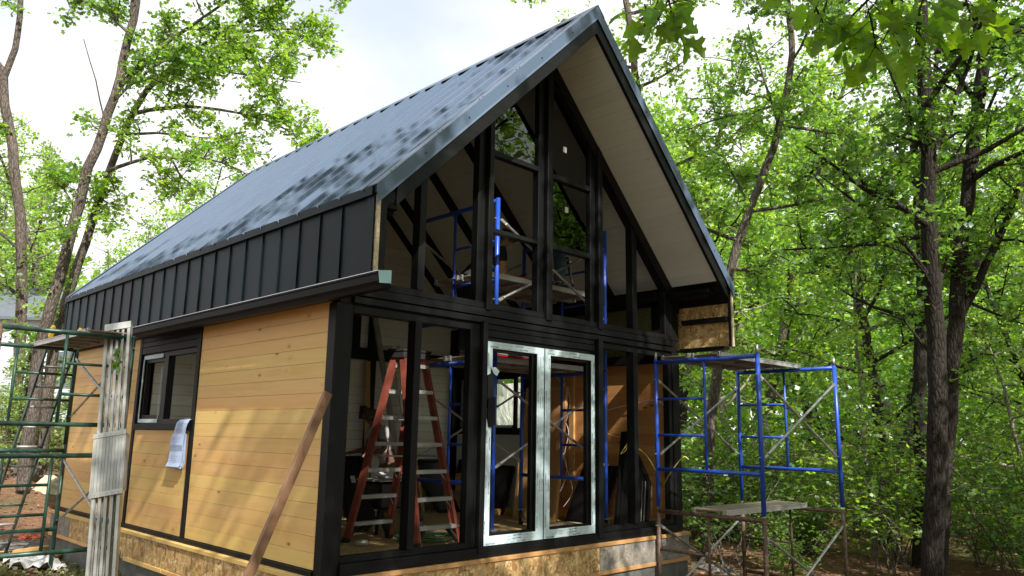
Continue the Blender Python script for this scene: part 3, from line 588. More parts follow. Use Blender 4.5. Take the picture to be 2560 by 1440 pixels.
def screws(g):
    for s in (-1, 1):
        for k in range(6):
            for dx in (0.0, 0.045):
                x = MX + s * (0.25 + k * 0.5 + dx); g.disc((x, YF + 0.03, zr(x) + 0.036), (s * sn, 0, cs), 0.008, 0.006, 6)
            x = MX + s * (0.45 + k * 0.5); g.disc((x, YF - 0.009, zr(x) - 0.06), (0, 1, 0), 0.008, 0.006, 6)
tag(part('screws', 'black', roof, screws), kind='stuff')
# eave walls (the vertical steel clad drops)
for s in (-1, 1):
    X = lambda d: (-d if s < 0 else W + d)      # d outward from the wall line
    def bxs(g, d0, d1, y0, y1, z0, z1): a, b = sorted((X(d0), X(d1))); g.box(a, b, y0, y1, z0, z1)
    fin = part('eave_wall', 'osb', C, lambda g: bxs(g, 0.125, 0.148, -0.752, 7.70, 2.43, 3.19))
    yb = [-0.745] + [-0.27 + PWD * k for k in range(0, 22)] + [7.69]
    for y0, y1 in zip(yb[:-1], yb[1:]):
        part('cladding_panel', 'clad', fin, lambda g: (bxs(g, 0.150, 0.162, y0 + .001, y1 - .001, 2.45, 3.19), bxs(g, 0.162, 0.178, y1 - .008, y1 - .002, 2.452, 3.185)), origin=(X(0.15), y0, 2.45))
    part('eave_flashing', 'clad', fin, lambda g: (bxs(g, 0.163, 0.198, -0.755, 7.71, 3.185, 3.262)))
    part('corner_trim', 'clad', fin, lambda g: (bxs(g, 0.163, 0.172, -0.756, -0.66, 2.451, 3.184), bxs(g, 0.163, 0.172, 7.62, 7.70, 2.451, 3.184)))
    part('edge_batten', 'osb_edge', fin, lambda g: bxs(g, 0.118, 0.150, -0.778, -0.754, 2.45, 3.20))
    part('stud', 'bz', fin, lambda g: bxs(g, 0.045, 0.117, -0.765, -0.70, 2.45, 3.18) if s < 0 else bxs(g, 0.09, 0.124, -0.76, -0.73, 2.45, 3.18))
    part('blocking', 'by', fin, lambda g: bxs(g, 0.06, 0.124, -0.70 if s < 0 else -0.72, -0.005, 2.79, 2.86), bevel=0.006)
    part('blocking', 'by', fin, lambda g: bxs(g, 0.0, 0.124, -0.70, -0.005, 2.40, 2.452), bevel=0.004)
    part('blocking', 'by', fin, lambda g: bxs(g, 0.0, 0.124, -0.72, -0.005, 3.135, 3.153), bevel=0.004)
    part('soffit_board', 'by', fin, lambda g: bxs(g, 0.005, 0.15, 0.0, 7.69, 2.415, 2.43))
    part('blocking', 'pine', fin, lambda g: bxs(g, 0.0, 0.10, -0.45, -0.02, 3.155, 3.172))
    part('eave_beam', 'by', fin, lambda g: (bxs(g, -0.19, -0.01, -0.60, -0.005, 3.155, 3.228), bxs(g, -0.19, -0.01, -0.56, -0.005, 3.125, 3.154)), bevel=0.012)
# gutter
def gut(y0, y1, g, dz=0):
    pf = [(-0.172, 2.47), (-0.172, 2.345), (-0.25, 2.345), (-0.262, 2.375), (-0.285, 2.40), (-0.290, 2.455), (-0.302, 2.462), (-0.300, 2.472), (-0.282, 2.470), (-0.278, 2.405), (-0.255, 2.378), (-0.245, 2.352), (-0.178, 2.352), (-0.178, 2.47)]
    g.prism([(x, y0, z + dz) for x, z in pf], (0, y1 - y0, 0))
gu = part('gutter', 'gutter', C, lambda g: (gut(-1.05, 1.75, g), gut(1.74, 4.52, g, 0.004)))
part('film_tab', 'film_blue', gu, lambda g: g.prism([(-0.300, -1.052, 2.478), (-0.19, -1.075, 2.49), (-0.19, -1.075, 2.385), (-0.285, -1.052, 2.380)], (0, 0.002, 0)))
part('gutter_lip', 'lip', gu, lambda g: g.box(-0.303, -0.283, -1.05, 4.52, 2.4765, 2.480))

# ------------------------------------------------------------------ scaffolds
def scaffold(name, label, A, e1, e2, w, l, levels, extras=None):
    """frames at A and A+e2*l, each running along e1; levels: dict(head, foot, mat, rungs, rail, side, xb)"""
    A = Vector((*A, 0)); e1 = Vector((*e1, 0)); e2 = Vector((*e2, 0))
    zf = min(lv['foot'] for lv in levels)
    t = thing(name, label, 'scaffold', tuple((A + e1 * w / 2 + e2 * l / 2)[:2]) + (zf - 0.1,))
    for lv in levels:
        m = lv['mat']; r = 0.027
        for side in (0, 1):
            P = A + e2 * (l * side)
            def at(k, z): v = P + e1 * k; return Vector((v.x, v.y, z))
            wmid = lv.get('mid', 0.5) * w
            fr = part('frame', m, t, lambda g: g.tube([at(0, lv['head']), at(w, lv['head'])], r * 1.02, 10), smooth=True)
            part('bottom_rail', m, fr, lambda g: g.tube([at(0, lv['head'] - lv['rail']), at(w, lv['head'] - lv['rail'])], r * 0.95, 10), smooth=True)
            for k, m2 in ((0, m), (w, lv.get('mat_out', m))):
                part('leg', m2, fr, lambda g: g.tube([at(k, lv['foot']), at(k, lv['head'] + 0.03)], r * 1.03, 10), smooth=True)
                if lv.get('pins'): part('pin', 'zinc', fr, lambda g: g.tube([at(k, lv['head'] + 0.03), at(k, lv['head'] + 0.135)], r * 0.72, 8), smooth=True)
            part('inner_post', m, fr, lambda g: g.tube([at(wmid, lv['head'] - lv['rail']), at(wmid, lv['head'])], r * 0.66, 8), smooth=True)
            a, b = (0, wmid) if lv.get('side', 0) == 0 else (wmid, w)
            for dz in lv['rungs']: part('rung', m, fr, lambda g: g.tube([at(a, lv['head'] - dz), at(b, lv['head'] - dz)], r * 0.62, 8), smooth=True)
            for k in (0, w):
                for dz in lv['xb']: part('brace_stud', 'zinc', fr, lambda g: (g.disc(at(k, lv['head'] - dz), e2, 0.009, 0.11, 8)))
        for k in lv.get('xsides', (0, w)):
            a = A + e1 * k; b = a + e2 * l; s = 1 if k == 0 else -1; off = e1 * (-0.0)
            z0, z1 = lv['head'] - lv['xb'][0], lv['head'] - lv['xb'][1]
            for i, (p, q) in enumerate(((Vector((a.x, a.y, z0)), Vector((b.x, b.y, z1))), (Vector((a.x, a.y, z1)), Vector((b.x, b.y, z0))))):
                sh = e2 * 0.045 ; o2 = e1 * (0.014 if i else -0.014); u = (q - p).normalized()
                p2, q2 = p + sh + o2, q - sh + o2
                def brc(g): g.tube([p2 + u * 0.09, q2 - u * 0.09], 0.016, 8); g.bar(p2, p2 + u * 0.12, 0.008, 0.036); g.bar(q2 - u * 0.12, q2, 0.008, 0.036)
                part('cross_brace', 'zinc', t, brc, smooth=False)
    return t
def plank(label, a, e1, e2, off, wd, l, z, top='ply', group='scaffold decks', th=0.06):
    """deck board with aluminium side rails, lying along e2 with hooks over the headers"""
    A = Vector((*a, 0)); e1 = Vector((*e1, 0)); e2 = Vector((*e2, 0)); c = A + e1 * (off + wd / 2) + e2 * l / 2
    t = thing('scaffold_plank', label, 'plank', (c.x, c.y, z - th), group)
    def P(k, s, zz): v = A + e1 * (off + k) + e2 * s; return Vector((v.x, v.y, zz))
    part('deck', top, t, lambda g: g.prism([P(0.02, 0.0, z), P(wd - 0.02, 0.0, z), P(wd - 0.02, l, z), P(0.02, l, z)], (0, 0, -0.014)))
    for k in (0.0, wd - 0.02):
        def rl(g):
            g.prism([P(k, 0, z + .004), P(k + .02, 0, z + .004), P(k + .02, 0, z - th), P(k, 0, z - th)], e2 * l)
            for zz in (z - 0.004, z - th + 0.004): g.prism([P(k - .006, 0, zz - .004), P(k + .026, 0, zz - .004), P(k + .026, 0, zz + .004), P(k - .006, 0, zz + .004)], e2 * l)
        part('side_rail', 'alu', t, rl)
    for s in np.linspace(0.25, l - 0.25, 5): part('cross_bar', 'alu_dull', t, lambda g: g.prism([P(0.02, s, z - .015), P(wd - .02, s, z - .015), P(wd - .02, s, z - .05), P(0.02, s, z - .05)], e2 * 0.04))
    for s in (-0.035, l + 0.005):
        for k in (0.01, wd - 0.04): part('hook', 'zinc', t, lambda g: g.prism([P(k, s, z + .012), P(k + .03, s, z + .012), P(k + .03, s, z - .05), P(k, s, z - .05)], e2 * 0.03))
    return t
# interior blue rolling tower
BL = dict(rail=1.37, rungs=(0.48, 0.94), xb=(0.22, 1.18), mat='blue')
tw = scaffold('rolling_scaffold', 'tall blue rolling scaffold tower on casters inside the cabin behind the french door', (2.29, 0.32), (0, 1), (1, 0), 1.51, 2.0,
    [dict(BL, head=2.05, foot=0.21), dict(BL, head=3.93, foot=2.06)])
for x in (2.29, 4.29):
    for y in (0.32, 1.83):
        a = -0.35 if x < 3 else 0.5
        dx, dy = math.cos(a), math.sin(a)
        cst = part('caster', 'zinc', tw, lambda g: (g.box(x - .05, x + .05, y - .05, y + .05, 0.205, 0.215), g.tube([(x, y, .2), (x, y, .30)], .018, 8), g.bar((x - dy * .035, y + dx * .035, .21), (x - dy * .035 + dx * .05, y + dx * .035 + dy * .05, .09), .05, .006, (-dy, dx, 0)), g.bar((x + dy * .035, y - dx * .035, .21), (x + dy * .035 + dx * .05, y - dx * .035 + dy * .05, .09), .05, .006, (-dy, dx, 0)), g.bar((x + dx * .05, y + dy * .05, .19), (x + dx * .15, y + dy * .15, .14), .05, .008)), origin=(x, y, 0.2))
        c = (x + dx * .05, y + dy * .05, 0.1)
        part('wheel', 'rubber', cst, lambda g: (g.disc(c, (-dy, dx, 0), 0.098, 0.036, 22)), origin=c)
        part('wheel_hub', 'alu_dull', cst, lambda g: (g.disc(c, (-dy, dx, 0), 0.055, 0.042, 12)), origin=c)
plank('scaffold deck with pinkish edge low in the tower nearest the french door', (2.27, 0.32), (0, 1), (1, 0), 0.30, 0.46, 2.04, 2.135)
plank('scaffold deck low in the tower behind the nearest one', (2.27, 0.32), (0, 1), (1, 0), 0.80, 0.46, 2.04, 2.135)
plank('aluminium deck high in the tower behind the gable windows', (2.27, 0.32), (0, 1), (1, 0), 0.13, 0.46, 2.04, 3.10)
plank('aluminium deck high in the tower on its far side', (2.27, 0.32), (0, 1), (1, 0), 0.62, 0.46, 2.04, 3.10)
tl = thing('work_lamp_bar', 'pink-red level bar lying on the lower deck behind the french door', 'level', (2.8, 0.66, 2.14))
part('body', 'redtool', tl, lambda g: g.bar((2.45, 0.64, 2.165), (3.45, 0.66, 2.16), 0.03, 0.022)); part('rail', 'alu', tl, lambda g: g.bar((2.45, 0.622, 2.18), (3.45, 0.642, 2.176), 0.006, 0.01))
# right exterior scaffold
th = -0.031; E1 = (math.sin(th), -math.cos(th)); E2 = (math.cos(th), math.sin(th)); RA = (4.834, -0.10)
RB = dict(BL, head=2.20, foot=0.365, pins=1)
scaffold('scaffold', 'blue scaffold standing on a rusty brown lower stage right of the cabin', RA, E1, E2, 1.471, 2.03,
    [RB, dict(head=0.31, foot=-0.85, rail=0.93, rungs=(0.47,), xb=(0.18, 1.1), mat='rust')])
plank('scaffold deck on top of the blue scaffold nearest the cabin', RA, E1, E2, 0.10, 0.43, 2.03, 2.275)
plank('scaffold deck on top of the blue scaffold on its outer side', RA, E1, E2, 0.56, 0.43, 2.03, 2.275)
plank('weathered scaffold deck at the joint of blue and rusty frames', RA, E1, E2, 0.52, 0.46, 2.03, 0.385)
# left green scaffold
GA = (-0.46, 3.68)
GL = dict(rail=1.02, rungs=(0.345, 0.69), xb=(0.12, 0.90), mat='green', mid=0.52)
scaffold('scaffold', 'dark green two-stage scaffold along the larch side wall', GA, (-1, 0), (0, 1), 1.36, 2.14,
    [dict(GL, head=2.28, foot=1.0, mat_out='rust'), dict(GL, head=0.92, foot=-0.72, side=1, rungs=(0.31, 0.62))])
plank('grey green deck on top of the green scaffold', GA, (-1, 0), (0, 1), 0.03, 0.50, 2.14, 2.34, top='ply')

# ------------------------------------------------------------------ aluminium walk plank leaning on the scaffold
def frame3(p0, ax, wv):
    ax = Vector(ax).normalized(); wv = Vector(wv); wv = (wv - ax * wv.dot(ax)).normalized(); n = ax.cross(wv).normalized()
    return lambda a, b, c: Vector(p0) + ax * a + wv * b + n * c
F = frame3((-1.03, 2.575, -0.60), (0.27, 1.155, 2.69), (0.72, -0.69, 0))
wp = thing('walk_plank', 'telescopic aluminium walk plank standing upright against the green scaffold', 'plank', (-1.0, 2.5, -0.6))
def fbox(g, a0, a1, b0, b1, c0, c1):
    g.prism([F(a0, b0, c0), F(a0, b1, c0), F(a0, b1, c1), F(a0, b0, c1)], F(a1, b0, c0) - F(a0, b0, c0))
for k in range(5):
    b0 = 0.012 + k * 0.0605
    part('slat', 'alu_dull', wp, lambda g: (fbox(g, 0.0, 3.30, b0, b0 + 0.028, 0.0, 0.004), fbox(g, 0.0, 3.30, b0 + 0.012, b0 + 0.016, 0.004, 0.055), fbox(g, 0.0, 3.30, b0, b0 + .028, 0.055, 0.059)))
for s in (0.004, 0.262): part('side_channel', 'alu', wp, lambda g: (fbox(g, 0.0, 3.30, s, s + 0.028, -0.006, 0.065)))
part('end_cap', 'alu', wp, lambda g: (fbox(g, 3.22, 3.31, -0.002, 0.296, -0.012, -0.006), fbox(g, 3.30, 3.31, -0.002, 0.296, -0.006, 0.066)))
for k in range(10):
    b0 = -0.012 + k * 0.0325
    part('sleeve_slat', 'alu_dull', wp, lambda g: fbox(g, 1.24, 1.88, b0, b0 + 0.030, -0.020, -0.008))
part('sleeve_side', 'alu', wp, lambda g: (fbox(g, 1.24, 1.88, -0.018, -0.012, -0.020, 0.075), fbox(g, 1.24, 1.88, 0.313, 0.319, -0.020, 0.075)))
for a in (1.19, 1.86): part('sleeve_band', 'alu', wp, lambda g: fbox(g, a, a + 0.055, -0.022, 0.323, -0.027, -0.021))
rv = part('rivets', 'zinc', wp, lambda g: [g.disc(F(a, 0.04 + i * 0.06, -0.029), F(0, 0, 1) - F(0, 0, 0), 0.008, 0.006, 8) for a in (1.217, 1.888) for i in range(5)] + [g.disc(F(3.265, 0.02 + i * 0.06, -0.014), F(0, 0, 1) - F(0, 0, 0), 0.006, 0.006, 8) for i in range(5)]); rv['kind'] = 'stuff'

# ------------------------------------------------------------------ dark extension ladder behind the green scaffold
lt = thing('extension_ladder', 'dark green fibreglass ladder with yellow tips leaning behind the green scaffold', 'ladder', (-0.75, 7.4, -0.65))
LT, LB = Vector((-0.60, 5.93, 2.50)), Vector((-0.80, 7.42, -0.60)); wv = Vector((0.17, 0.0, 0.0))
for s in (-1, 1):
    part('rail', 'darkrail', lt, lambda g: g.bar(LB + wv * s, LT + wv * s, 0.025, 0.075, (0, 1, 0)))
    u = (LT - LB).normalized(); part('tip_cover', 'yellow', lt, lambda g: (g.bar(LT + wv * s - u * .06, LT + wv * s + u * .07, 0.045, 0.09, (0, 1, 0)), g.bar(LT + wv * s + u * .071, LT + wv * s + u * .10, 0.035, 0.07, (0, 1, 0))))
for k in range(11):
    p = LB + (LT - LB) * ((k * 0.305 + 0.2) / (LT - LB).length); part('rung', 'alu_dull', lt, lambda g: g.tube([p - wv * 0.98, p + wv * 0.98], 0.017, 8), smooth=True)

# ------------------------------------------------------------------ twin step ladder inside
sl_ = thing('step_ladder', 'orange-red fibreglass twin step ladder with black top inside the left front opening', 'ladder', (1.87, 1.34, 0))
cf_, cb_ = Vector((2.035, 0.905, 0)), Vector((1.705, 1.785, 0)); ct = Vector((1.87, 1.345, 2.13)); ddir = (cb_ - cf_).normalized(); xd = Vector((1, 0.02, 0))
for base, sg in ((cf_, -1), (cb_, 1)):
    topc = ct + ddir * 0.055 * sg
    def onl(z, s): f = z / 2.13; h = (0.305 * (1 - f) + 0.165 * f) * s; return base * (1 - f) + Vector((topc.x, topc.y, 0)) * f + Vector((0, 0, z)) + xd * h
    for s in (-1, 1):
        def rl(g):
            a, b = onl(0.02, s), onl(2.13, s); g.bar(a, b, 0.022 if True else 0, 0.075, ddir); o = xd * (-0.022 * s)
            for q in (-0.034, 0.034): g.bar(a + o + ddir * q, b + o + ddir * q, 0.03, 0.007, ddir)
        part('rail', 'redglass', sl_, rl)
        part('foot', 'rubber', sl_, lambda g: g.bar(onl(0, s), onl(0.05, s), 0.045, 0.09, ddir))
        part('foot_brace', 'rubber' , sl_, lambda g: g.bar(onl(0.03, s), onl(0.20, s) - xd * s * 0.13, 0.03, 0.05, ddir))
        for zz in (0.52, 0.82): part('step_brace', 'alu', sl_, lambda g: g.bar(onl(zz - 0.13, s), onl(zz, s) - xd * s * 0.10, 0.02, 0.006, ddir))
    for k in range(7):
        z = 0.22 + 0.3 * k
        if z > 2.05: break
        part('step', 'alu', sl_, lambda g: (g.bar(onl(z, -0.92), onl(z, 0.92), 0.085, 0.006, (0, 0, 1)), g.bar(onl(z - .02, -0.92) + ddir * .04 * sg * -1, onl(z - .02, 0.92) + ddir * .04 * sg * -1, 0.006, 0.04, (0, 0, 1)), g.bar(onl(z - .02, -0.92) + ddir * .04 * sg, onl(z - .02, 0.92) + ddir * .04 * sg, 0.006, 0.04, (0, 0, 1))))
part('top_cap', 'rubber', sl_, lambda g: (g.prism([ct + ddir * a + xd * b + Vector((0, 0, .035)) for a, b in ((-.12, -.21), (-.12, .21), (.12, .21), (.12, -.21))], (0, 0, 0.03)), g.prism([ct + ddir * a + xd * b + Vector((0, 0, -.04)) for a, b in ((-.11, -.2), (-.11, .2), (.11, .2), (.11, -.2))], (0, 0, 0.074))), bevel=0.006)
for s in (-1, 1): part('spreader', 'alu_dull', sl_, lambda g: g.bar(cf_ * .45 + ct * .55 - Vector((0, 0, .2)) + xd * .22 * s, cb_ * .45 + ct * .55 - Vector((0, 0, .2)) + xd * .22 * s, .02, .02))

# ------------------------------------------------------------------ timber brace and paper on the left wall
b = G().bar((-0.075, -0.06, 1.56), (-1.03, -0.13, -0.62), 0.080, 0.040, (0, 1, 0)).build('timber_brace', 'brown', bevel=0.004); tag(b, 'long brown timber propped against the front left corner post', 'timber')
pp = thing('plan_sheets', 'creased blue-white paper plans hanging from the side window sill', 'paper', (-0.04, 3.1, 0.8))
def sheet(yz, dx, m='paper', nm='sheet'):
    g = G()
    for i in range(len(yz) - 1):
        (a0, a1, az, ax_), (b0, b1, bz, bx_) = yz[i], yz[i + 1]
        g.add([(ax_ + dx, a0, az), (ax_ + dx, a1, az), (bx_ + dx, b1, bz), (bx_ + dx, b0, bz), (ax_ + dx + .0015, a0, az), (ax_ + dx + .0015, a1, az), (bx_ + dx + .0015, b1, bz), (bx_ + dx + .0015, b0, bz)], [(0, 1, 2, 3), (7, 6, 5, 4), (0, 4, 5, 1), (3, 2, 6, 7), (0, 3, 7, 4), (1, 5, 6, 2)])
    o = g.build(nm, m, pp, smooth=False); return o
sheet([(2.88, 3.13, 1.35, 0.03), (2.885, 3.17, 1.335, -.028), (2.90, 3.21, 1.30, -.042), (2.93, 3.24, 1.24, -.045), (2.95, 3.27, 1.17, -.04)], 0)
sheet([(2.95, 3.29, 1.175, -.05), (2.945, 3.30, 1.05, -.062), (2.955, 3.305, 0.98, -.05), (2.96, 3.33, 0.85, -.056), (2.985, 3.36, 0.805, -.066)], 0)
sheet([(2.93, 3.28, 1.18, -.035), (2.925, 3.29, 1.0, -.04), (2.94, 3.31, 0.85, -.036), (2.96, 3.33, 0.79, -.048)], 0)
sheet([(2.94, 3.28, 1.18, -.028), (2.93, 3.28, 1.0, -.030), (2.93, 3.30, 0.84, -.026), (2.95, 3.31, 0.80, -.032)], 0)
def ink(g):
    for i in range(9):
        z = 1.31 - i * 0.014; y1 = 3.16 + 0.005 * i; g.box(-0.0475 + 0.0 * i, -0.0465, y1 - 0.17 + 0.02 * (i % 3), y1, z - 0.002, z + 0.002)
    for i in range(12):
        z = 1.13 - i * 0.022 - (0.03 if i > 4 else 0); g.box(-0.0705, -0.0700, 3.02 + 0.03 * (i % 4), 3.22, z - 0.002, z + 0.002)
tag(part('writing', 'ink', pp, ink), kind='stuff')

# ------------------------------------------------------------------ clutter inside the cabin
def lean(name, label, cat, p0, p1, width, thick, m, wdir, group=None):
    """flat thing leaning from floor point p0 (bottom centre) to p1 (top centre), width along wdir"""
    p0, p1, wd = Vector(p0), Vector(p1), Vector(wdir).normalized() * width / 2
    t = thing(name, label, cat, p0, group); n = (p1 - p0).cross(wd).normalized() * thick
    pnl = part('panel', m, t, lambda g: g.prism([p0 - wd, p0 + wd, p1 + wd, p1 - wd], n))
    return t, p0, p1, wd, n
def framed(*a, st=None, rim='vinyl', **k):
    t, p0, p1, wd, n = lean(*a, **k); u = (p1 - p0); s = 0.05 / u.length; k_ = 1 - 0.05 / wd.length
    part('rim', rim, t, lambda g: [g.prism([x + n * -0.35 for x in q], n * 0.34) for q in ([p0 - wd, p0 + wd, p0 + wd + u * s, p0 - wd + u * s], [p1 - wd - u * s, p1 + wd - u * s, p1 + wd, p1 - wd], [p0 - wd + u * s, p0 - wd * k_ + u * s, p1 - wd * k_ - u * s, p1 - wd - u * s], [p0 + wd * k_ + u * s, p0 + wd + u * s, p1 + wd - u * s, p1 + wd * k_ - u * s])])
    if st:
        c = p0 + u * st[0] + wd * st[1] - n * 0.4; a = wd.normalized() * 0.04; b = u.normalized() * 0.055
        part('sticker', 'sticker', t, lambda g: g.prism([c - a - b, c + a - b, c + a + b, c - a + b], -n.normalized() * 0.001))
framed('window_unit', 'black framed unit with white label leaning below the side wall boards, leftmost', 'window unit', (3.15, 4.05, 0), (3.15, 4.5, 0.86), 0.50, 0.05, 'black', (1, 0, 0), st=(0.6, 0.0))
framed('window_unit', 'black framed unit leaning behind the right half of the step ladder', 'window unit', (4.75, 3.7, 0), (4.62, 4.42, 0.80), 0.62, 0.05, 'black', (1, -.25, 0), st=(0.42, 0.35))
framed('window_unit', 'narrow black unit leaning in the back corner under the side window', 'window unit', (5.06, 4.0, 0), (5.30, 4.05, 0.80), 0.5, 0.04, 'black', (0, -1, 0))
framed('window_unit', 'black framed unit with white label leaning under the right side window', 'window unit', (5.03, 3.28, 0), (5.29, 3.28, 0.74), 0.62, 0.05, 'black', (0, -1, 0), st=(0.5, -0.3))
framed('window_unit', 'black framed unit with white label leaning on the pine wall behind the right door leaf', 'window unit', (5.05, 1.36, 0.0), (5.28, 1.18, 0.82), 0.62, 0.05, 'black', (0, -1, 0), st=(0.58, 0.6))
framed('door_slab', 'pine door slab leaning beside the side window, left one of two', 'door', (4.95, 2.42, 0), (5.30, 2.50, 1.98), 0.42, 0.04, 'pine_z', (0, -1, 0), rim='pine_z')
framed('door_slab', 'pine panelled door slab leaning on the pine wall, right one of two', 'door', (4.93, 1.95, 0), (5.27, 2.02, 1.97), 0.40, 0.04, 'pine_z', (0, -1, 0), rim='pine_z')
t = thing('gable_window_unit', 'large black wedge shaped window unit leaning inside the right front opening', 'window unit', (4.95, 0.3, 0))
nv = Vector((0.045, 0, 0.01)); Q = [Vector(q) for q in ((4.92, 0.64, 0.01), (4.92, -0.0 + .16, 0.01), (5.02, 0.16, 0.62), (5.14, 0.60, 1.30), (5.13, 0.66, 1.30))]
part('pane', 'black', t, lambda g: g.prism(Q, nv)); part('rim', 'vinyl', t, lambda g: [g.bar(Q[i] - nv * .3, Q[(i + 1) % 5] - nv * .3, 0.04, 0.05, (1, 0, 0)) for i in (0, 1, 2, 4)])
part('rail', 'alu_dull', t, lambda g: (g.bar((4.86, 0.20, .05), (4.95, 0.22, .66), .006, .014), g.bar((4.86, 0.155, .05), (4.95, 0.175, .66), .006, .014)))
def tagb(g, name, m, label, cat, group=None, **k): o = g.build(name, m, **k); return tag(o, label, cat, group)
tagb(G().bar((3.53, 3.45, 0.02), (3.50, 4.44, 3.08), 0.085, 0.04, (0, 1, 0)), 'straightedge', 'alu_dull', 'long grey metal straightedge leaning steeply behind the step ladder', 'board')
tagb(G().bar((3.42, 4.30, 0.0), (3.40, 4.44, 2.36), 0.075, 0.04, (0, 1, 0)), 'lumber', 'pine_z', 'orange pine stud standing left of the grey straightedge', 'timber')
tagb(G().bar((4.25, 4.10, 0.0), (3.88, 4.43, 2.66), 0.07, 0.03, (0, 1, 0)), 'trim_board', 'white_x', 'pale trim board leaning behind the step ladder, left of the pair', 'board')
tagb(G().bar((4.36, 4.08, 0.0), (3.98, 4.43, 2.66), 0.05, 0.03, (0, 1, 0)), 'trim_board', 'pine_z', 'narrow pine trim board leaning behind the step ladder, right of the pair', 'board')
tagb(G().box(4.35, 5.35, 2.98, 3.04, 0.0, 0.09), 'lumber', 'pine_x', 'pine stud lying on the floor behind the left door leaf', 'timber')
tagb(G().box(4.3, 5.1, 0.75, 1.6, 0.001, 0.02), 'floor_sheet', 'osb_edge', 'pale board lying flat on the floor behind the right door leaf', 'board')
for i in range(6): tagb(G().box(4.86 + .008 * (i % 2), 5.0, 3.5, 3.9, 0.30 + i * .05, 0.345 + i * .05), 'offcut', 'pine_x', 'pine offcut in the small stack under the side window', 'timber', group='stack of pine offcuts under the side window')
tagb(G().box(4.82, 5.04, 3.46, 3.94, 0.0, 0.299), 'crate', 'ply', 'low plywood box carrying a small stack of pine offcuts', 'box')
cn = thing('drink_can', 'silver drink can lying on the floor left of the step ladder', 'can', (1.37, 1.44, 0.0))
part('body', 'alu', cn, lambda g: g.tube([(1.33, 1.47, .033), (1.335, 1.466, .033), (1.44, 1.40, .033), (1.445, 1.397, .033)], [.026, .033, .033, .026], 14), smooth=True)
# floor tool: black wheeled table saw stand behind the ladder
sw = thing('table_saw', 'black wheeled table saw under grey cloth behind the step ladder', 'saw', (2.35, 2.35, 0))
part('body', 'black', sw, lambda g: g.box(2.15, 2.62, 2.2, 2.6, 0.28, 0.62), bevel=0.03); part('table', 'alu_dull', sw, lambda g: g.box(2.10, 2.68, 2.15, 2.65, 0.625, 0.65))
for qa, qb in (((2.15, 2.2, .28), (2.05, 2.1, 0)), ((2.6, 2.2, .28), (2.7, 2.1, 0.0)), ((2.15, 2.6, .28), (2.05, 2.7, 0))): part('leg', 'black', sw, lambda g: g.bar(qa, qb, .04, .04))
part('wheel', 'rubber', sw, lambda g: g.tube([(2.52 + .13 * math.cos(a), 1.98, .14 + .13 * math.sin(a)) for a in np.linspace(0, 2 * math.pi, 17)], .028, 8), smooth=True); part('wheel_hub', 'alu_dull', sw, lambda g: g.disc((2.52, 1.98, .14), (0, 1, 0), .05, .05, 12))
part('wheel', 'rubber', sw, lambda g: g.disc((2.05, 2.45, .2), (1, .4, 0), .2, .05, 22)); part('cloth', 'sheet', sw, lambda g: g.prism([(2.25, 2.22, .66), (2.62, 2.2, .67), (2.6, 2.5, .72), (2.3, 2.52, .70)], (0, 0, .02)))
def curve(name, m, pts, r, label, cat, n=6):
    P_ = [Vector(p) for p in pts]; out = []
    for i in range(len(P_) - 1):
        p0, p1, p2, p3 = P_[max(i - 1, 0)], P_[i], P_[i + 1], P_[min(i + 2, len(P_) - 1)]
        for k in range(6):
            t_ = k / 6; out.append(0.5 * ((2 * p1) + (p2 - p0) * t_ + (2 * p0 - 5 * p1 + 4 * p2 - p3) * t_ ** 2 + (3 * p1 - p0 - 3 * p2 + p3) * t_ ** 3))
    out.append(P_[-1]); return tagb(G().tube(out, r, n), name, m, label, cat, smooth=True)
curve('cable', 'cable', [(5.3, 2.17, 2.46), (5.31, 2.15, 2.2), (5.3, 1.83, 1.9), (5.31, 1.82, 1.6), (5.3, 1.98, 1.17), (5.3, 1.85, .7), (5.2, 2.0, .25), (5.15, 1.95, .12)], .006, 'loose white cable hanging down the pine wall', 'cable')
curve('cable', 'cable', [(5.3, 1.95, 2.24), (5.31, 1.9, 1.9), (5.3, 1.98, 1.6), (5.31, 1.83, 1.3), (5.3, 1.9, .9), (5.25, 1.7, .45), (5.1, 1.75, .2)], .005, 'second white cable crossing the first on the pine wall', 'cable')
curve('cable', 'cable', [(5.33, 1.21, 1.58), (5.33, .9, 1.65), (5.32, .63, 1.69), (5.33, .5, 1.72), (5.32, .36, 1.74), (5.33, .2, 1.72), (5.33, .1, 1.62), (5.33, .05, 1.35)], .006, 'white cable strung across the pine wall behind the right opening', 'cable')
curve('cable', 'cabley', [(5.32, 1.25, 1.55), (5.3, 1.2, 1.35), (5.32, 1.05, 1.26), (5.3, .8, 1.22), (5.2, .62, 1.24), (5.0, .52, 1.12), (4.95, .58, 1.0), (4.96, .50, 1.05), (4.98, .45, 1.13), (5.0, .2, 1.0), (5.05, .05, .75)], .006, 'yellow cord looped over the black wedge window unit', 'cord')
curve('cable', 'cabley', [(5.2, .06, .62), (5.12, -.12, .80), (5.2, -.25, .98), (5.25, -.3, .95)], .008, 'yellow cord poking out beside the right corner post', 'cord')
curve('hose', 'hose', [(2.3 + .45 * (1 - i * .012) * math.cos(i * .7), 1.3 + .28 * math.sin(i * .7) + .01 * i, .012 + .001 * i) for i in range(26)] + [(3.2, 1.9, .012), (4.0, 2.4, .012)], .008, 'green air hose coiled on the floor beside the step ladder', 'hose')
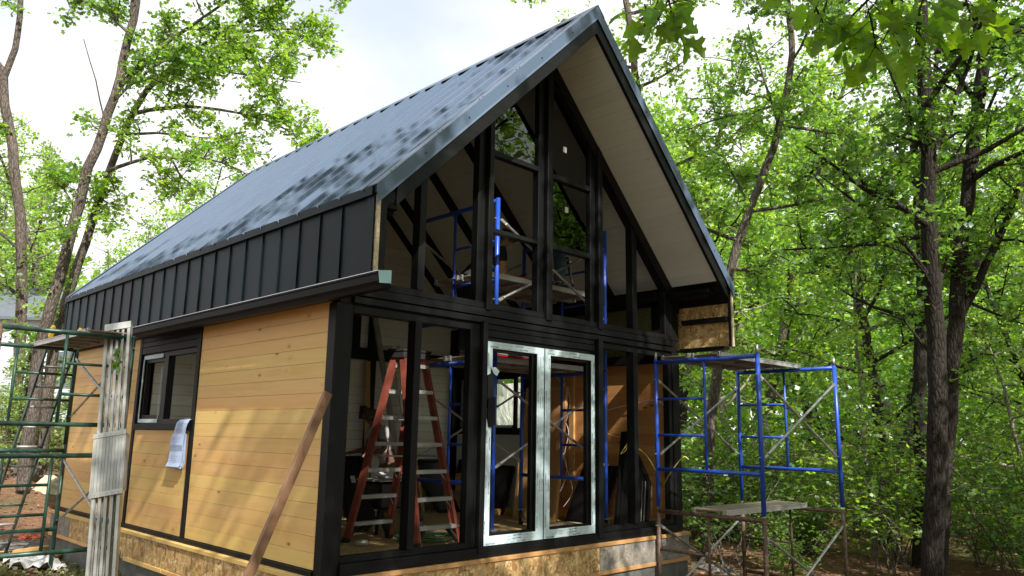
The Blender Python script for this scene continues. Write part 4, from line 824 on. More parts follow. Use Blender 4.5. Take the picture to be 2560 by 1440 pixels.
# milky sheet outside the right window
def poly(g):
    nx, nz = 16, 8
    vs = []
    for i in range(nx + 1):
        for j in range(nz + 1):
            y = 2.2 + 3.6 * i / nx; s_ = i / nx; zt = 2.62 - 1.9 * s_ * (1 - s_) * 1.3 + 0.9 * (1 - s_) * 0.35
            z = 0.1 + (zt - 0.1) * j / nz; vs.append((6.35 + 0.10 * math.sin(i * 1.3 + j * 0.7) + .25 * (1 - j / nz), y, z))
    g.add(vs, [(i * (nz + 1) + j, (i + 1) * (nz + 1) + j, (i + 1) * (nz + 1) + j + 1, i * (nz + 1) + j + 1) for i in range(nx) for j in range(nz)])
g = G(); poly(g); ps = g.build('plastic_sheet', 'poly', smooth=True); tag(ps, 'milky plastic sheet hanging outside the right side window', 'sheet')

# ------------------------------------------------------------------ people
def skinned(name, m, nodes, edges, parent, sub=2, root=0):
    idx = {k: i for i, k in enumerate(nodes)}; org = wloc(parent)
    me = bpy.data.meshes.new(name); me.from_pydata([Vector(nodes[k][0]) - org for k in nodes], [(idx[a], idx[b]) for a, b in edges], [])
    o = bpy.data.objects.new(name, me); col.objects.link(o)
    md = o.modifiers.new('s', 'SKIN'); md.use_smooth_shade = True
    sk = me.skin_vertices[0].data
    for k, i in idx.items(): r = nodes[k][1]; sk[i].radius = (r, r) if not isinstance(r, tuple) else r; sk[i].use_root = (i == root)
    sb = o.modifiers.new('u', 'SUBSURF'); sb.levels = sub; sb.render_levels = sub
    dg = bpy.context.evaluated_depsgraph_get(); nm = bpy.data.meshes.new_from_object(o.evaluated_get(dg)); bpy.data.objects.remove(o)
    nm.materials.clear(); nm.materials.append(MT[m]); nm.shade_smooth()
    o = bpy.data.objects.new(name, nm); return reg(o, name, parent, org)
def person(label, J, top, legs, skin, boots='boot', hair='hair', sleeve=0.55, hands=True):
    """J: pelvis, chest, neck, head, face(direction), shoulders sL sR, elbows, wrists, hips, knees, ankles"""
    V_ = {k: Vector(v) for k, v in J.items()}; t = thing('person', label, 'person', (V_['pelvis'].x, V_['pelvis'].y, min(V_['aL'].z, V_['aR'].z) - 0.08))
    face = V_['face'].normalized(); up = (V_['head'] - V_['neck']).normalized(); sd = face.cross(up).normalized(); H = V_['head']
    nodes = {'pelvis': (V_['pelvis'], .12), 'belly': ((V_['pelvis'] + V_['chest']) / 2, .115), 'chest': (V_['chest'], .125), 'neck': (V_['neck'], .055), 'jaw': (H - up * .06 + face * .02, .066), 'head': (H + up * .03, .088), 'crown': (H + up * .09 - face * .01, .070),
             'nose': (H + face * .105 + up * .0, .014), 'chin': (H - up * .085 + face * .065, .026), 'earL': (H + sd * .088, .017), 'earR': (H - sd * .088, .017)}
    edges = [('pelvis', 'belly'), ('belly', 'chest'), ('chest', 'neck'), ('neck', 'jaw'), ('jaw', 'head'), ('head', 'crown'), ('head', 'nose'), ('jaw', 'chin'), ('head', 'earL'), ('head', 'earR')]
    sh, tr = {}, {}
    for s in 'LR':
        S, E, Wr, Hp, K, A = [V_[k + s] for k in ('s', 'e', 'w', 'h', 'k', 'a')]
        nodes.update({'s' + s: (S, .062), 'e' + s: (E, .042), 'w' + s: (Wr, .028), 'h' + s: (Hp, .088), 'k' + s: (K, .060), 'a' + s: (A, .042)})
        edges += [('chest', 's' + s), ('s' + s, 'e' + s), ('e' + s, 'w' + s), ('pelvis', 'h' + s), ('h' + s, 'k' + s), ('k' + s, 'a' + s)]
        fd = (Wr - E).normalized(); pn = fd.cross(Vector((0, 0, 1))); pn = pn.normalized() if pn.length > .1 else Vector((1, 0, 0)); cr_ = fd.cross(pn).normalized()
        pal = Wr + fd * .07; nodes['p' + s] = (pal, (.034, .018)); edges.append(('w' + s, 'p' + s))
        for f, (off, ln) in enumerate(((-.030, .062), (-.010, .075), (.010, .07), (.028, .055))):
            b0 = pal + fd * .02 + pn * off; b1 = b0 + fd * ln * .5 + cr_ * .006; b2 = b1 + fd * ln * .35 + cr_ * .03
            nodes[f'f{s}{f}a'] = (b1, .0095); nodes[f'f{s}{f}b'] = (b2, .008); edges += [('p' + s, f'f{s}{f}a'), (f'f{s}{f}a', f'f{s}{f}b')]
        nodes[f't{s}a'] = (Wr + fd * .045 - pn * .045 + cr_ * .01, .011); nodes[f't{s}b'] = (Wr + fd * .08 - pn * .055 + cr_ * .03, .009); edges += [('w' + s, f't{s}a'), (f't{s}a', f't{s}b')]
    skinned('body', skin, nodes, edges, t)
    td_ = (V_['chest'] - V_['pelvis']).normalized(); up_ = {'hem': (V_['pelvis'] - td_ * .07, .150), 'pelvis': (V_['pelvis'] + (V_['chest'] - V_['pelvis']) * .08, .148), 'belly': ((V_['pelvis'] + V_['chest']) / 2, .145), 'chest': (V_['chest'], .150), 'nk': (V_['chest'] + (V_['neck'] - V_['chest']) * .62, .085)}
    ue = [('hem', 'pelvis'), ('pelvis', 'belly'), ('belly', 'chest'), ('chest', 'nk')]
    for s in 'LR':
        S, E = V_['s' + s], V_['e' + s]; up_['s' + s] = (S, .082); up_['v' + s] = (S + (E - S) * sleeve, .068); ue += [('chest', 's' + s), ('s' + s, 'v' + s)]
    skinned('shirt', top, up_, ue, t)
    lo = {'pelvis': (V_['pelvis'], .142), 'waist': (V_['pelvis'] + td_ * .10, .128)}; le = [('pelvis', 'waist')]
    for s in 'LR':
        Hp, K, A = V_['h' + s], V_['k' + s], V_['a' + s]
        lo.update({'h' + s: (Hp, .112), 'm' + s: ((Hp + K) / 2, .098), 'k' + s: (K, .082), 'c' + s: ((K + A) / 2, .078), 'a' + s: (A + Vector((0, 0, .02)), .070)}); le += [('pelvis', 'h' + s), ('h' + s, 'm' + s), ('m' + s, 'k' + s), ('k' + s, 'c' + s), ('c' + s, 'a' + s)]
    skinned('trousers', legs, lo, le, t)
    for s in 'LR':
        A = V_['a' + s]; f2 = Vector((face.x, face.y, 0)); f2 = f2.normalized() if f2.length > .1 else Vector((1, 0, 0))
        skinned('boot', boots, {'a': (A + Vector((0, 0, .05)), .058), 'h': (A - Vector((0, 0, .035)), .050), 'b': (A + f2 * .10 - Vector((0, 0, .045)), .045), 't': (A + f2 * .17 - Vector((0, 0, .050)), .036)}, [('a', 'h'), ('h', 'b'), ('b', 't')], t)
    skinned('hair', hair, {'a': (H + up * .065 - face * .015, .093), 'b': (H + up * .02 - face * .045, .085), 'c': (H - up * .04 - face * .055, .06), 'd': (H + up * .085 + face * .03, .068)}, [('a', 'b'), ('b', 'c'), ('a', 'd')], t)
    return t
def stoop(base, pel, lean_, facing, hd, armL, armR, spread=0.11, knee=0.03):
    """joints from foot centre, pelvis height, torso vector, horizontal facing"""
    b = Vector(base); f = Vector((*facing, 0)).normalized(); sd = Vector((f.y, -f.x, 0)); P = b + Vector((0, 0, pel)) + f * -0.02; Cc = P + Vector(lean_) * .78; N = P + Vector(lean_) * 1.12; Hd = N + Vector(hd)
    J = dict(pelvis=P, chest=Cc, neck=N, head=Hd, face=f * .9 - Vector((0, 0, .25)))
    for s, q, arm in (('L', -1, armL), ('R', 1, armR)):
        J['h' + s] = P + sd * q * .095 - Vector((0, 0, .06)); J['k' + s] = (J['h' + s] + b + sd * q * spread) / 2 + f * knee; J['a' + s] = b + sd * q * spread + Vector((0, 0, .085))
        S = Cc + sd * q * .185 + Vector(lean_).normalized() * .09; J['s' + s] = S; J['e' + s] = S + Vector(arm[0]); J['w' + s] = J['e' + s] + Vector(arm[1])
    return J
person('man in black t-shirt and dark jeans leaning over the high deck inside the gable', stoop((2.66, 1.20, 2.135), 1.0, (0.42, -0.05, 0.46), (1, -.15), (0.13, -0.03, 0.15), ((.03, -.02, -.29), (.12, -.20, -.14)), ((.03, .0, -.29), (.16, -.16, -.14))), 'tee', 'navy', 'skin')
person('person in blue jeans standing on the high deck behind the gable glass', stoop((3.84, .74, 3.10), 0.86, (-0.02, 0.02, 0.47), (.6, -.8), (0.0, -0.04, 0.14), ((.10, -.14, .12), (.10, -.10, .22)), ((-.08, .0, -.27), (.05, -.1, -.22))), 'tee', 'jeans', 'skin', hair='tee')
person('worker in grey t-shirt and khaki trousers stooping behind the step ladder', stoop((2.95, 3.15, 0.0), 0.86, (-0.20, 0.05, 0.42), (-1, .1), (-0.11, 0.0, 0.12), ((-.02, -.05, -.27), (-.24, -.03, -.04)), ((-.02, .05, -.27), (-.22, .03, -.04))), 'greytee', 'khaki', 'skin_dark')
t = thing('nail_gun', 'red and black nail gun lying on the high deck before the leaning man', 'tool', (3.1, .72, 3.11))
part('body', 'redtool', t, lambda g: g.bar((2.95, .72, 3.15), (3.18, .70, 3.16), .07, .08), bevel=0.015); part('head', 'black', t, lambda g: (g.bar((3.18, .70, 3.15), (3.34, .66, 3.15), .06, .07), g.bar((3.05, .72, 3.18), (3.2, .72, 3.25), .03, .03)), bevel=0.01)
t = thing('safety_harness', 'black tool strap hanging beside the standing person on the high deck', 'strap', (4.1, .8, 3.1))
part('strap', 'rubber', t, lambda g: g.tube([(4.02, .75, 3.62), (4.05, .74, 3.45), (4.12, .72, 3.2), (4.14, .72, 3.11)], .02, 7)); part('buckle', 'zinc', t, lambda g: g.bar((4.0, .75, 3.58), (4.10, .75, 3.55), .03, .02))

# ------------------------------------------------------------------ debris and far things on the left
ws = G(); nx = 14
vs = [(-0.95 + .055 * i + .03 * math.sin(j * 2.1), 5.75 + .11 * j + .05 * math.sin(i * 1.7), float(gh(-.9 + .055 * i, 5.75 + .11 * j)) + .04 + .035 * math.sin(i * 1.1 + j * 1.9) + .03 * ((i * 7 + j * 5) % 3)) for i in range(nx) for j in range(9)]
ws.add(vs, [(i * 9 + j, (i + 1) * 9 + j, (i + 1) * 9 + j + 1, i * 9 + j + 1) for i in range(nx - 1) for j in range(8)])
o = ws.build('plastic_wrap', 'sheet', smooth=True); tag(o, 'crumpled white plastic sheet on the ground at the lower left', 'sheet')
def gz(x, y): return float(gh(x, y))
for i, (x, y, a, l_, w_, lab) in enumerate(((-.22, 6.85, .3, .75, .14, 'orange board offcut on the ground beside the foundation, nearest the cabin'), (-.30, 7.6, .1, .8, .10, 'board offcut behind the orange one near the foundation'), (-.62, 7.1, -.2, .6, .10, 'short board under the white plastic sheet'))):
    tagb(G().bar((x - l_ / 2 * math.cos(a), y - l_ / 2 * math.sin(a), gz(x, y) + .06), (x + l_ / 2 * math.cos(a), y + l_ / 2 * math.sin(a), gz(x, y) + .09), w_, .04), 'offcut', 'pine_x', lab, 'timber')
def clump(x, y, rx, ry, h, m, name, label, cat, seed):
    r_ = random.Random(seed); g = G(); n = 9
    vs = [(x + rx * (i / n - .5) * 2 + r_.uniform(-.04, .04), y + ry * (j / n - .5) * 2 + r_.uniform(-.04, .04), gz(x + rx * (i / n - .5) * 2, y + ry * (j / n - .5) * 2) + max(-.02, h * (1 - ((i / n - .5) * 2) ** 2 - ((j / n - .5) * 2) ** 2)) * r_.uniform(.5, 1.3)) for i in range(n + 1) for j in range(n + 1)]
    g.add(vs, [(i * (n + 1) + j, (i + 1) * (n + 1) + j, (i + 1) * (n + 1) + j + 1, i * (n + 1) + j + 1) for i in range(n) for j in range(n)]); o = g.build(name, m); tag(o, label, cat)
clump(-.6, 8.4, .8, .5, .16, 'debris', 'felt_heap', 'heap of torn grey felt and bark behind the white plastic sheet', 'rubble', 1)
clump(.10, 9.0, .22, .12, .06, 'orange', 'tarp_scrap', 'orange-red plastic scrap on the heap behind the cabin corner', 'plastic', 2)
clump(.9, 11.2, .35, .25, .25, 'osb_edge', 'cardboard', 'pale cardboard piece on the dirt slope behind the cabin', 'box', 3)
clump(7.9, .9, .35, .35, .12, 'debris', 'felt_heap', 'grey blue metal scrap on the sunlit ground right of the cabin', 'rubble', 4)
# white clad house far behind on the left
hs = thing('house', 'white clad house far behind the trees at the left edge', 'house', (3.0, 27.5, 0.0))
hd = Vector((0.72, -0.69, 0)); hn = Vector((0.69, 0.72, 0)); h0 = Vector((-4.0, 33.0, 0))
part('wall', 'siding', hs, lambda g: g.prism([h0, h0 + hd * 13.2, h0 + hd * 13.2 + Vector((0, 0, 5.0)), h0 + Vector((0, 0, 5.15))], hn * 6))
for k in range(22): part('clapboard', 'siding', hs, lambda g: g.bar(h0 - hn * .02 + Vector((0, 0, .2 + k * .215)), h0 - hn * .02 + hd * 13.2 + Vector((0, 0, .2 + k * .215)), .03, .19))
part('roof', 'shingle', hs, lambda g: g.prism([h0 - hn * .3 + Vector((0, 0, 5.1)), h0 - hn * .3 + hd * 13.5 + Vector((0, 0, 4.97)), h0 + hn * 3 + hd * 13.5 + Vector((0, 0, 6.6)), h0 + hn * 3 + Vector((0, 0, 6.7))], (0, 0, .1)))
for k in (3.2, 8.0, 11.3):
    wn = part('window', 'shingle', hs, lambda g: g.prism([h0 + hd * k - hn * .05 + Vector((0, 0, 2.6)), h0 + hd * (k + 1.1) - hn * .05 + Vector((0, 0, 2.6)), h0 + hd * (k + 1.1) - hn * .05 + Vector((0, 0, 3.9)), h0 + hd * k - hn * .05 + Vector((0, 0, 3.9))], hn * .03))
tagb(G().tube([(x, y, z) for x, y, z in ((11.3, 3.9, 4.78), (12.0, 3.25, 4.60), (13.2, 2.1, 4.50), (14.1, 1.23, 4.47), (15.5, -.1, 4.5))], .009, 5), 'overhead_wire', 'cable', 'thin pale wire crossing in front of the forest right of the roof', 'wire')
tagb(G().tube([(4.35, 19.65, 9.39), (5.5, 18.5, 9.2), (6.86, 17.2, 9.13), (9.5, 14.5, 9.2)], .012, 5), 'overhead_wire', 'cable', 'thin wire among the trees above the far end of the roof', 'wire')

# ------------------------------------------------------------------ trees
def rs(seed): return np.random.RandomState(seed)
OUT8 = [(0, 0, 0), (.28, .30, .03), (.40, .12, 0), (.66, .34, .04), (1.0, 0, -.05), (.66, -.34, .04), (.40, -.12, 0), (.28, -.30, .03), (.5, 0, -.02)]
F8 = [(8, i, (i + 1) % 8) for i in range(8)]
OUT4 = [(0, 0, 0), (.5, .36, .06), (1, 0, -.04), (.5, -.36, .06)]; F4 = [(0, 3, 2, 1)]
def leaves(name, c, size, seed, m, tmpl=8, flat=0.75, droop=0.15):
    r = rs(seed); n = len(c); T, Fc = (OUT8, F8) if tmpl == 8 else (OUT4, F4); T = np.array(T, float); Fc = np.array(Fc)
    nr = r.normal(size=(n, 3)) * (1 - flat) * 1.1 + np.array([0, 0, flat]); nr /= np.linalg.norm(nr, axis=1)[:, None]
    d = r.normal(size=(n, 3)); d[:, 2] = d[:, 2] * .5 - droop; d -= nr * (d * nr).sum(1)[:, None]; d /= np.linalg.norm(d, axis=1)[:, None] + 1e-9
    b = np.cross(nr, d); s = size * r.uniform(.6, 1.25, n)
    v = c[:, None, :] + s[:, None, None] * (T[None, :, 0:1] * d[:, None] + T[None, :, 1:2] * b[:, None] + T[None, :, 2:3] * nr[:, None])
    f = (np.arange(n)[:, None, None] * len(T) + Fc[None]).reshape(-1, Fc.shape[1])
    me = npmesh(name, v.reshape(-1, 3), f, m); return me
def tubes(name, segs, m, n=6):
    """segs: list of (pts Nx3, radii N)"""
    V_, F_ = [], []; off = 0
    for P, rad in segs:
        P = np.asarray(P, float); k = len(P); d = np.gradient(P, axis=0); d /= np.linalg.norm(d, axis=1)[:, None] + 1e-9
        ref = np.where(np.abs(d[:, 2:3]) < .9, np.array([[0, 0, 1.]]), np.array([[1., 0, 0]])); ref = np.repeat(ref[:1], k, 0) if ref.shape[0] else ref
        a = np.cross(d, ref); a /= np.linalg.norm(a, axis=1)[:, None] + 1e-9; b = np.cross(d, a)
        nn = n if rad[0] > .03 else (4 if rad[0] > .012 else 3); th_ = np.arange(nn) * 2 * np.pi / nn
        v = P[:, None] + np.asarray(rad)[:, None, None] * (np.cos(th_)[None, :, None] * a[:, None] + np.sin(th_)[None, :, None] * b[:, None])
        i = np.arange(k - 1)[:, None] * nn; j = np.arange(nn)[None]; j2 = (j + 1) % nn
        f = np.stack([i + j, i + j2, i + nn + j2, i + nn + j], -1).reshape(-1, 4) + off; V_.append(v.reshape(-1, 3)); F_.append(f); off += k * nn
    me = npmesh(name, np.concatenate(V_), np.concatenate(F_), m); me.shade_smooth(); return me
def resample(P, step, wob, r):
    P = np.asarray(P, float); L_ = np.r_[0, np.cumsum(np.linalg.norm(np.diff(P, axis=0), axis=1))]; k = max(3, int(L_[-1] / step) + 1); t = np.linspace(0, L_[-1], k)
    Q = np.stack([np.interp(t, L_, P[:, i]) for i in range(3)], 1)
    if k > 4: Q[1:-1] = .25 * Q[:-2] + .5 * Q[1:-1] + .25 * Q[2:]
    Q[1:-1] += r.normal(size=(k - 2, 3)) * wob; return Q, L_[-1]
def grow(limbs, seed, sub_per_m, sub_len, lpm, spread=.10, twig_tubes=True, first=.25, up=.1, bare=()):
    """limbs: list of (pts, r0, r1, leafy) -> tubes, leaf centres"""
    r = rs(seed); segs, lc = [], []
    for li, (P, r0, r1, leafy) in enumerate(limbs):
        Q, Ln = resample(P, .35, .008 + r0 * .03, r); k = len(Q); segs.append((Q, np.linspace(r0, r1, k) ** 1.0))
        if not leafy: continue
        ns = int(Ln * sub_per_m * leafy + .5); D = np.gradient(Q, axis=0); D /= np.linalg.norm(D, axis=1)[:, None] + 1e-9
        for s in range(ns):
            t = first + (1 - first) * (s + r.uniform()) / ns; i = min(k - 1, int(t * (k - 1))); tan = D[i]
            q = r.normal(size=3); q -= tan * q.dot(tan); q /= np.linalg.norm(q) + 1e-9; q[2] += up
            dr = tan * .55 + q * .9; dr /= np.linalg.norm(dr); ln = sub_len * r.uniform(.5, 1.15) * (1.15 - .5 * t)
            m_ = 6; B = [Q[i]]; dd = dr.copy()
            for z in range(m_): dd = dd + r.normal(size=3) * .22 + np.array([0, 0, .03]); dd /= np.linalg.norm(dd); B.append(B[-1] + dd * ln / m_)
            B = np.array(B); segs.append((B, np.linspace(min(.022, r0 * .45), .005, m_ + 1)))
            for z in range(1, m_ + 1):
                for w_ in range(2 if z < m_ else 3):
                    td = dd * .4 + r.normal(size=3) * .8; td[2] *= .6; td /= np.linalg.norm(td); tl_ = .28 * ln ** .5 * r.uniform(.5, 1.2) + .08
                    a = B[z]; b = a + td * tl_
                    if twig_tubes: segs.append((np.stack([a, (a + b) / 2 + r.normal(size=3) * .02, b]), [.006, .004, .003]))
                    n_ = max(1, int(lpm * tl_)); tt = r.uniform(.15, 1.1, n_)[:, None]; lc.append(a + (b - a) * tt + r.normal(size=(n_, 3)) * spread * .55)
    return segs, (np.concatenate(lc) if lc else np.zeros((0, 3)))
def mktree(name, label, limbs, seed, leafm, barkm, sub_per_m=2.2, sub_len=1.0, lpm=22, size=.13, tmpl=8, spread=.10, first=.2, group=None, cat='tree', base=None, flat=.6):
    segs, lc = grow(limbs, seed, sub_per_m, sub_len, lpm, spread, first=first)
    b = base or limbs[0][0][0]; t = thing(name, label, cat, tuple(b), group); t_b = np.array(b)
    segs = [(np.asarray(P) - t_b, r_) for P, r_ in segs]
    o = bpy.data.objects.new('trunk', tubes('trunk', segs, barkm, 9)); reg(o, 'trunk', t, b)
    if len(lc): o = bpy.data.objects.new('crown', leaves('crown', lc - t_b, size, seed + 1, leafm, tmpl, flat)); reg(o, 'crown', t, b)
    return t, len(lc)
def ext(P, L_, bend, r):
    """continue polyline P upward"""
    P = [np.array(p, float) for p in P]; d = P[-1] - P[-2]; d /= np.linalg.norm(d)
    for _ in range(int(L_ / .8)): d = d + r.normal(size=3) * bend + np.array([0, 0, .04]); d /= np.linalg.norm(d); P.append(P[-1] + d * .8)
    return P
def rlimbs(P, r0, r1, n, t0, ln, rise, r, leafy=1.0):
    """random limbs off trunk P"""
    P = np.array(P); L_ = np.r_[0, np.cumsum(np.linalg.norm(np.diff(P, axis=0), axis=1))]; out = []
    for i in range(n):
        t = t0 + (1 - t0) * (i + r.uniform(0, .8)) / n; s = t * L_[-1]; a = np.array([np.interp(s, L_, P[:, k]) for k in range(3)]); az = i * 2.4 + r.uniform(-.5, .5)
        d = np.array([math.cos(az), math.sin(az), rise + r.uniform(-.15, .25)]); l_ = ln * r.uniform(.7, 1.15) * (1.15 - .65 * t); B = [a]
        for _ in range(5): d = d / np.linalg.norm(d) + r.normal(size=3) * .13 + np.array([0, 0, .02]); B.append(B[-1] + d / np.linalg.norm(d) * l_ / 5)
        rr = (r0 * (1 - t) + r1 * t) * .5; out.append((B, rr, .012, leafy))
    return out
K = {'T1': [(0.75, 14.03, 0.8), (0.62, 13.69, 2.67), (0.4, 13.44, 4.4), (0.2, 13.31, 5.61), (-0.21, 13.23, 7.42), (-0.47, 13.23, 8.37), (-0.56, 13.18, 8.89)],
 'T1b': [(-0.53, 13.2, 8.72), (-0.44, 12.94, 9.33), (-0.48, 12.77, 10.1), (-0.62, 12.63, 11.14)],
 'T2': [(0.33, 10.9, 0.1), (0.2, 10.49, 2.76), (0.29, 10.08, 3.95), (0.34, 9.59, 5.57), (0.47, 9.11, 6.91), (0.54, 8.83, 7.65), (0.55, 8.5, 8.83), (0.49, 8.3, 9.79)],
 'T3': [(0.72, 11.5, 0.3), (0.57, 11.08, 2.92), (0.67, 10.65, 4.16), (0.83, 10.03, 5.87), (0.97, 9.53, 7.19), (1.2, 9.11, 7.93), (1.53, 8.66, 8.37), (1.96, 8.11, 8.8), (2.35, 7.61, 9.24)],
 'T3b1': [(1.0, 9.46, 7.3), (1.65, 8.77, 7.5), (2.28, 8.17, 7.42), (2.74, 7.74, 7.31), (3.23, 7.33, 7.05)],
 'T3b2': [(0.92, 9.66, 6.9), (1.38, 8.91, 6.89), (1.95, 8.38, 6.79), (2.5, 7.83, 6.77)],
 'T3b3': [(0.75, 9.9, 6.1), (1.11, 9.04, 6.35), (1.56, 8.62, 6.3), (2.03, 8.12, 6.38), (2.5, 7.72, 6.13), (2.75, 7.53, 5.95)],
 'T3b4': [(1.56, 8.62, 6.3), (1.71, 8.55, 6.0), (2.2, 8.16, 5.59)], 'T3b5': [(0.76, 10.1, 5.69), (1.12, 9.6, 5.36)],
 'T2b1': [(0.46, 9.15, 6.9), (0.14, 9.16, 7.9), (-0.05, 9.22, 8.39)], 'T2b2': [(0.54, 8.95, 7.5), (1.08, 8.52, 8.4), (1.45, 8.03, 8.86), (1.83, 7.55, 9.25), (2.1, 7.18, 9.63)],
 'T2b3': [(1.07, 9.31, 7.66), (1.54, 8.67, 8.29), (2.07, 8.1, 8.46), (2.58, 7.61, 8.39)], 'T2b4': [(0.85, 9.9, 6.2), (1.06, 9.63, 5.43), (1.27, 9.47, 5.25)],
 'T2b5': [(0.55, 8.6, 8.5), (0.16, 9.3, 9.24), (-0.31, 9.91, 9.45)], 'T2b6': [(0.33, 9.8, 5.2), (0.14, 10.39, 6.02), (-0.04, 10.65, 5.71)],
 'R1': [(8.14, -2.21, -0.9), (8.01, -2.4, 0.46), (7.85, -2.6, 1.79), (7.66, -2.7, 2.86), (7.45, -2.78, 3.93), (7.3, -2.87, 4.83), (7.14, -2.97, 5.79), (6.98, -3.03, 6.59), (6.82, -3.13, 7.55)],
 'R1b1': [(7.6, -2.75, 3.3), (6.94, -2.57, 3.97), (6.43, -2.17, 4.38), (6.08, -1.91, 4.69)], 'R1b2': [(7.3, -2.9, 4.9), (6.79, -2.84, 5.55), (6.55, -2.73, 6.01), (6.39, -2.69, 6.43)],
 'R1b3': [(7.3, -2.88, 4.9), (7.52, -3.18, 5.68), (7.56, -3.35, 6.17), (7.63, -3.58, 6.77), (7.64, -3.75, 7.36)], 'R1b4': [(7.6, -2.75, 3.2), (6.98, -2.69, 3.74), (6.67, -2.4, 3.81), (6.16, -1.87, 3.72)],
 'R1b5': [(7.78, -2.65, 2.3), (7.47, -2.37, 2.87), (7.22, -2.15, 2.97)],
 'R2': [(8.98, -2.0, -0.9), (9.0, -2.14, 0.11), (8.86, -2.4, 1.55), (8.72, -2.64, 2.99), (8.66, -2.81, 3.85), (8.57, -3.04, 5.0), (8.51, -3.24, 5.98), (8.46, -3.39, 6.73), (8.43, -3.65, 7.82)],
 'R2b1': [(8.75, -2.6, 2.8), (8.83, -3.13, 3.84), (8.95, -3.41, 4.47), (9.05, -3.7, 5.16), (9.1, -4.1, 6.2)], 'R2b2': [(8.52, -3.15, 5.5), (8.58, -3.57, 6.4), (8.79, -3.92, 6.92)], 'R2b3': [(8.71, -2.75, 3.3), (9.07, -3.15, 3.04), (9.47, -3.5, 2.88)],
 'R3': [(10.8, -1.23, -0.95), (10.61, -1.43, 0.6), (10.39, -1.57, 1.93), (10.23, -1.68, 2.92)],
 'R4': [(8.6, 1.6, -0.9), (8.62, 1.35, 1.6), (8.7, 0.97, 4.06), (8.74, 0.72, 4.84), (8.83, 0.41, 5.63), (8.95, 0.09, 6.42), (8.96, -0.14, 7.2), (8.98, -0.35, 7.92), (8.83, -0.39, 8.63), (8.62, -0.42, 9.48)],
 'R4b1': [(8.95, 0, 6.9), (8.56, 0.09, 7.84), (8.29, 0.15, 8.62)], 'R4b2': [(8.8, 0.5, 5.3), (8.47, 0.68, 5.98), (8.18, 0.81, 6.54)],
 'R5': [(9.9, 2.95, -0.8), (9.8, 2.93, 2.2), (9.57, 2.92, 4.28), (9.1, 2.9, 6.06), (8.71, 2.85, 7.68), (8.46, 2.77, 8.9), (8.07, 2.74, 10.44)]}
r0_ = rs(5)
def LB(k, a, b, leafy=1.0): return (K[k], a, b, leafy)
# left hand oaks
t1top = ext(K['T1b'], 5, .1, r0_)
mktree('oak_tree', 'straight furrowed oak trunk at the far left edge forking high up', [(K['T1'] + [], .125, .095, .25), (t1top, .07, .02, .8), (ext([K['T1'][-1], (-1.0, 13.3, 9.4)], 5, .1, r0_), .09, .02, .8),
    ([(.45, 13.5, 4.0), (-.4, 13.2, 4.5), (-1.4, 13, 5.2)], .03, .01, 1), ([(.62, 13.6, 2.6), (1.2, 13.2, 3.4), (1.9, 12.6, 3.9)], .035, .01, .8), ([(.3, 13.4, 5), (-.5, 13.3, 5.6), (-1.3, 13.4, 5.9)], .03, .01, .8)], 11, 'oak1', 'bark1', 1.6, .8, 16)
mktree('oak_tree', 'leaning oak with rough grey bark, the left stem of the crossing pair behind the cabin', [(K['T2'], .125, .065, .22), (ext([K['T2'][-2], K['T2'][-1]], 4, .12, r0_), .075, .02, 1.1), LB('T2b1', .018, .008, 0), LB('T2b2', .055, .015, 1.2), (ext([K['T2b2'][-2], K['T2b2'][-1]], 2.4, .2, r0_), .02, .01, 1.2),
    LB('T2b5', .03, .01, 1.5), LB('T2b6', .022, .008, 1.6), ([(.5, 9, 7.2), (.9, 8.6, 7.9), (1.2, 8.3, 8.2), (1.7, 7.7, 8.1)], .03, .01, 1.3)], 12, 'oak1', 'bark1', 2.9, .85, 30, .11)
mktree('oak_tree', 'leaning oak with long arching branches over the roof, the right stem of the crossing pair', [(K['T3'], .12, .035, .30), (ext([K['T3'][-2], K['T3'][-1]], 2.6, .15, r0_), .035, .012, 1.3), LB('T3b1', .045, .012, .8), (ext([K['T3b1'][-2], K['T3b1'][-1]], .8, .12, r0_), .012, .006, 1.8), LB('T3b2', .032, .01, .8),
    LB('T3b3', .042, .01, .9), LB('T3b4', .022, .006, 1.3), LB('T3b5', .02, .006, 1), LB('T2b3', .035, .01, 1.4), (ext([K['T2b3'][-2], K['T2b3'][-1]], 1.4, .2, r0_), .015, .006, 1.6), LB('T2b4', .02, .006, .5),
    ([(1.53, 8.66, 8.37), (2.1, 8.0, 8.1), (2.7, 7.4, 8.0), (3.2, 6.9, 7.9)], .028, .008, 1.6), ([(1.9, 8.2, 8.7), (2.6, 7.7, 9.1), (3.3, 7.2, 9.2), (3.9, 6.8, 9.0)], .028, .008, 1.6)], 13, 'oak2', 'bark1', 3.0, .75, 32, .11)
# right hand oaks
def big(name, label, keys, seed, leafm, barkm, extra, kw={}):
    r = rs(seed); main = keys[0]; top = ext([K[main[0]][-2], K[main[0]][-1]], extra, .08, r); limbs = [(K[main[0]], main[1], main[2], main[3])] + [(top, main[2], .02, .6)] + [LB(*k) for k in keys[1:]]
    allp = K[main[0]] + [tuple(p) for p in top[2:]]
    limbs += rlimbs(allp, main[1], main[2] * .5, kw.get('n', 14), kw.get('t0', .25), kw.get('ln', 2.6), kw.get('rise', .25), r, kw.get('leafy', 1.0))
    return mktree(name, label, limbs, seed, leafm, barkm, kw.get('spm', 2.0), kw.get('sl', .9), kw.get('lpm', 20) * 2.0, kw.get('size', .105), first=.22)
print(big('oak_tree', 'tall dark oak trunk standing right of the blue scaffold with two rising side limbs', [('R1', .148, .078, .12), ('R1b1', .035, .01, .8), ('R1b2', .035, .01, 1), ('R1b3', .045, .015, .8), ('R1b4', .028, .008, .7), ('R1b5', .03, .008, .6)], 21, 'oak3', 'bark2', 6, dict(n=15, ln=2.8, t0=.28, lpm=17)))
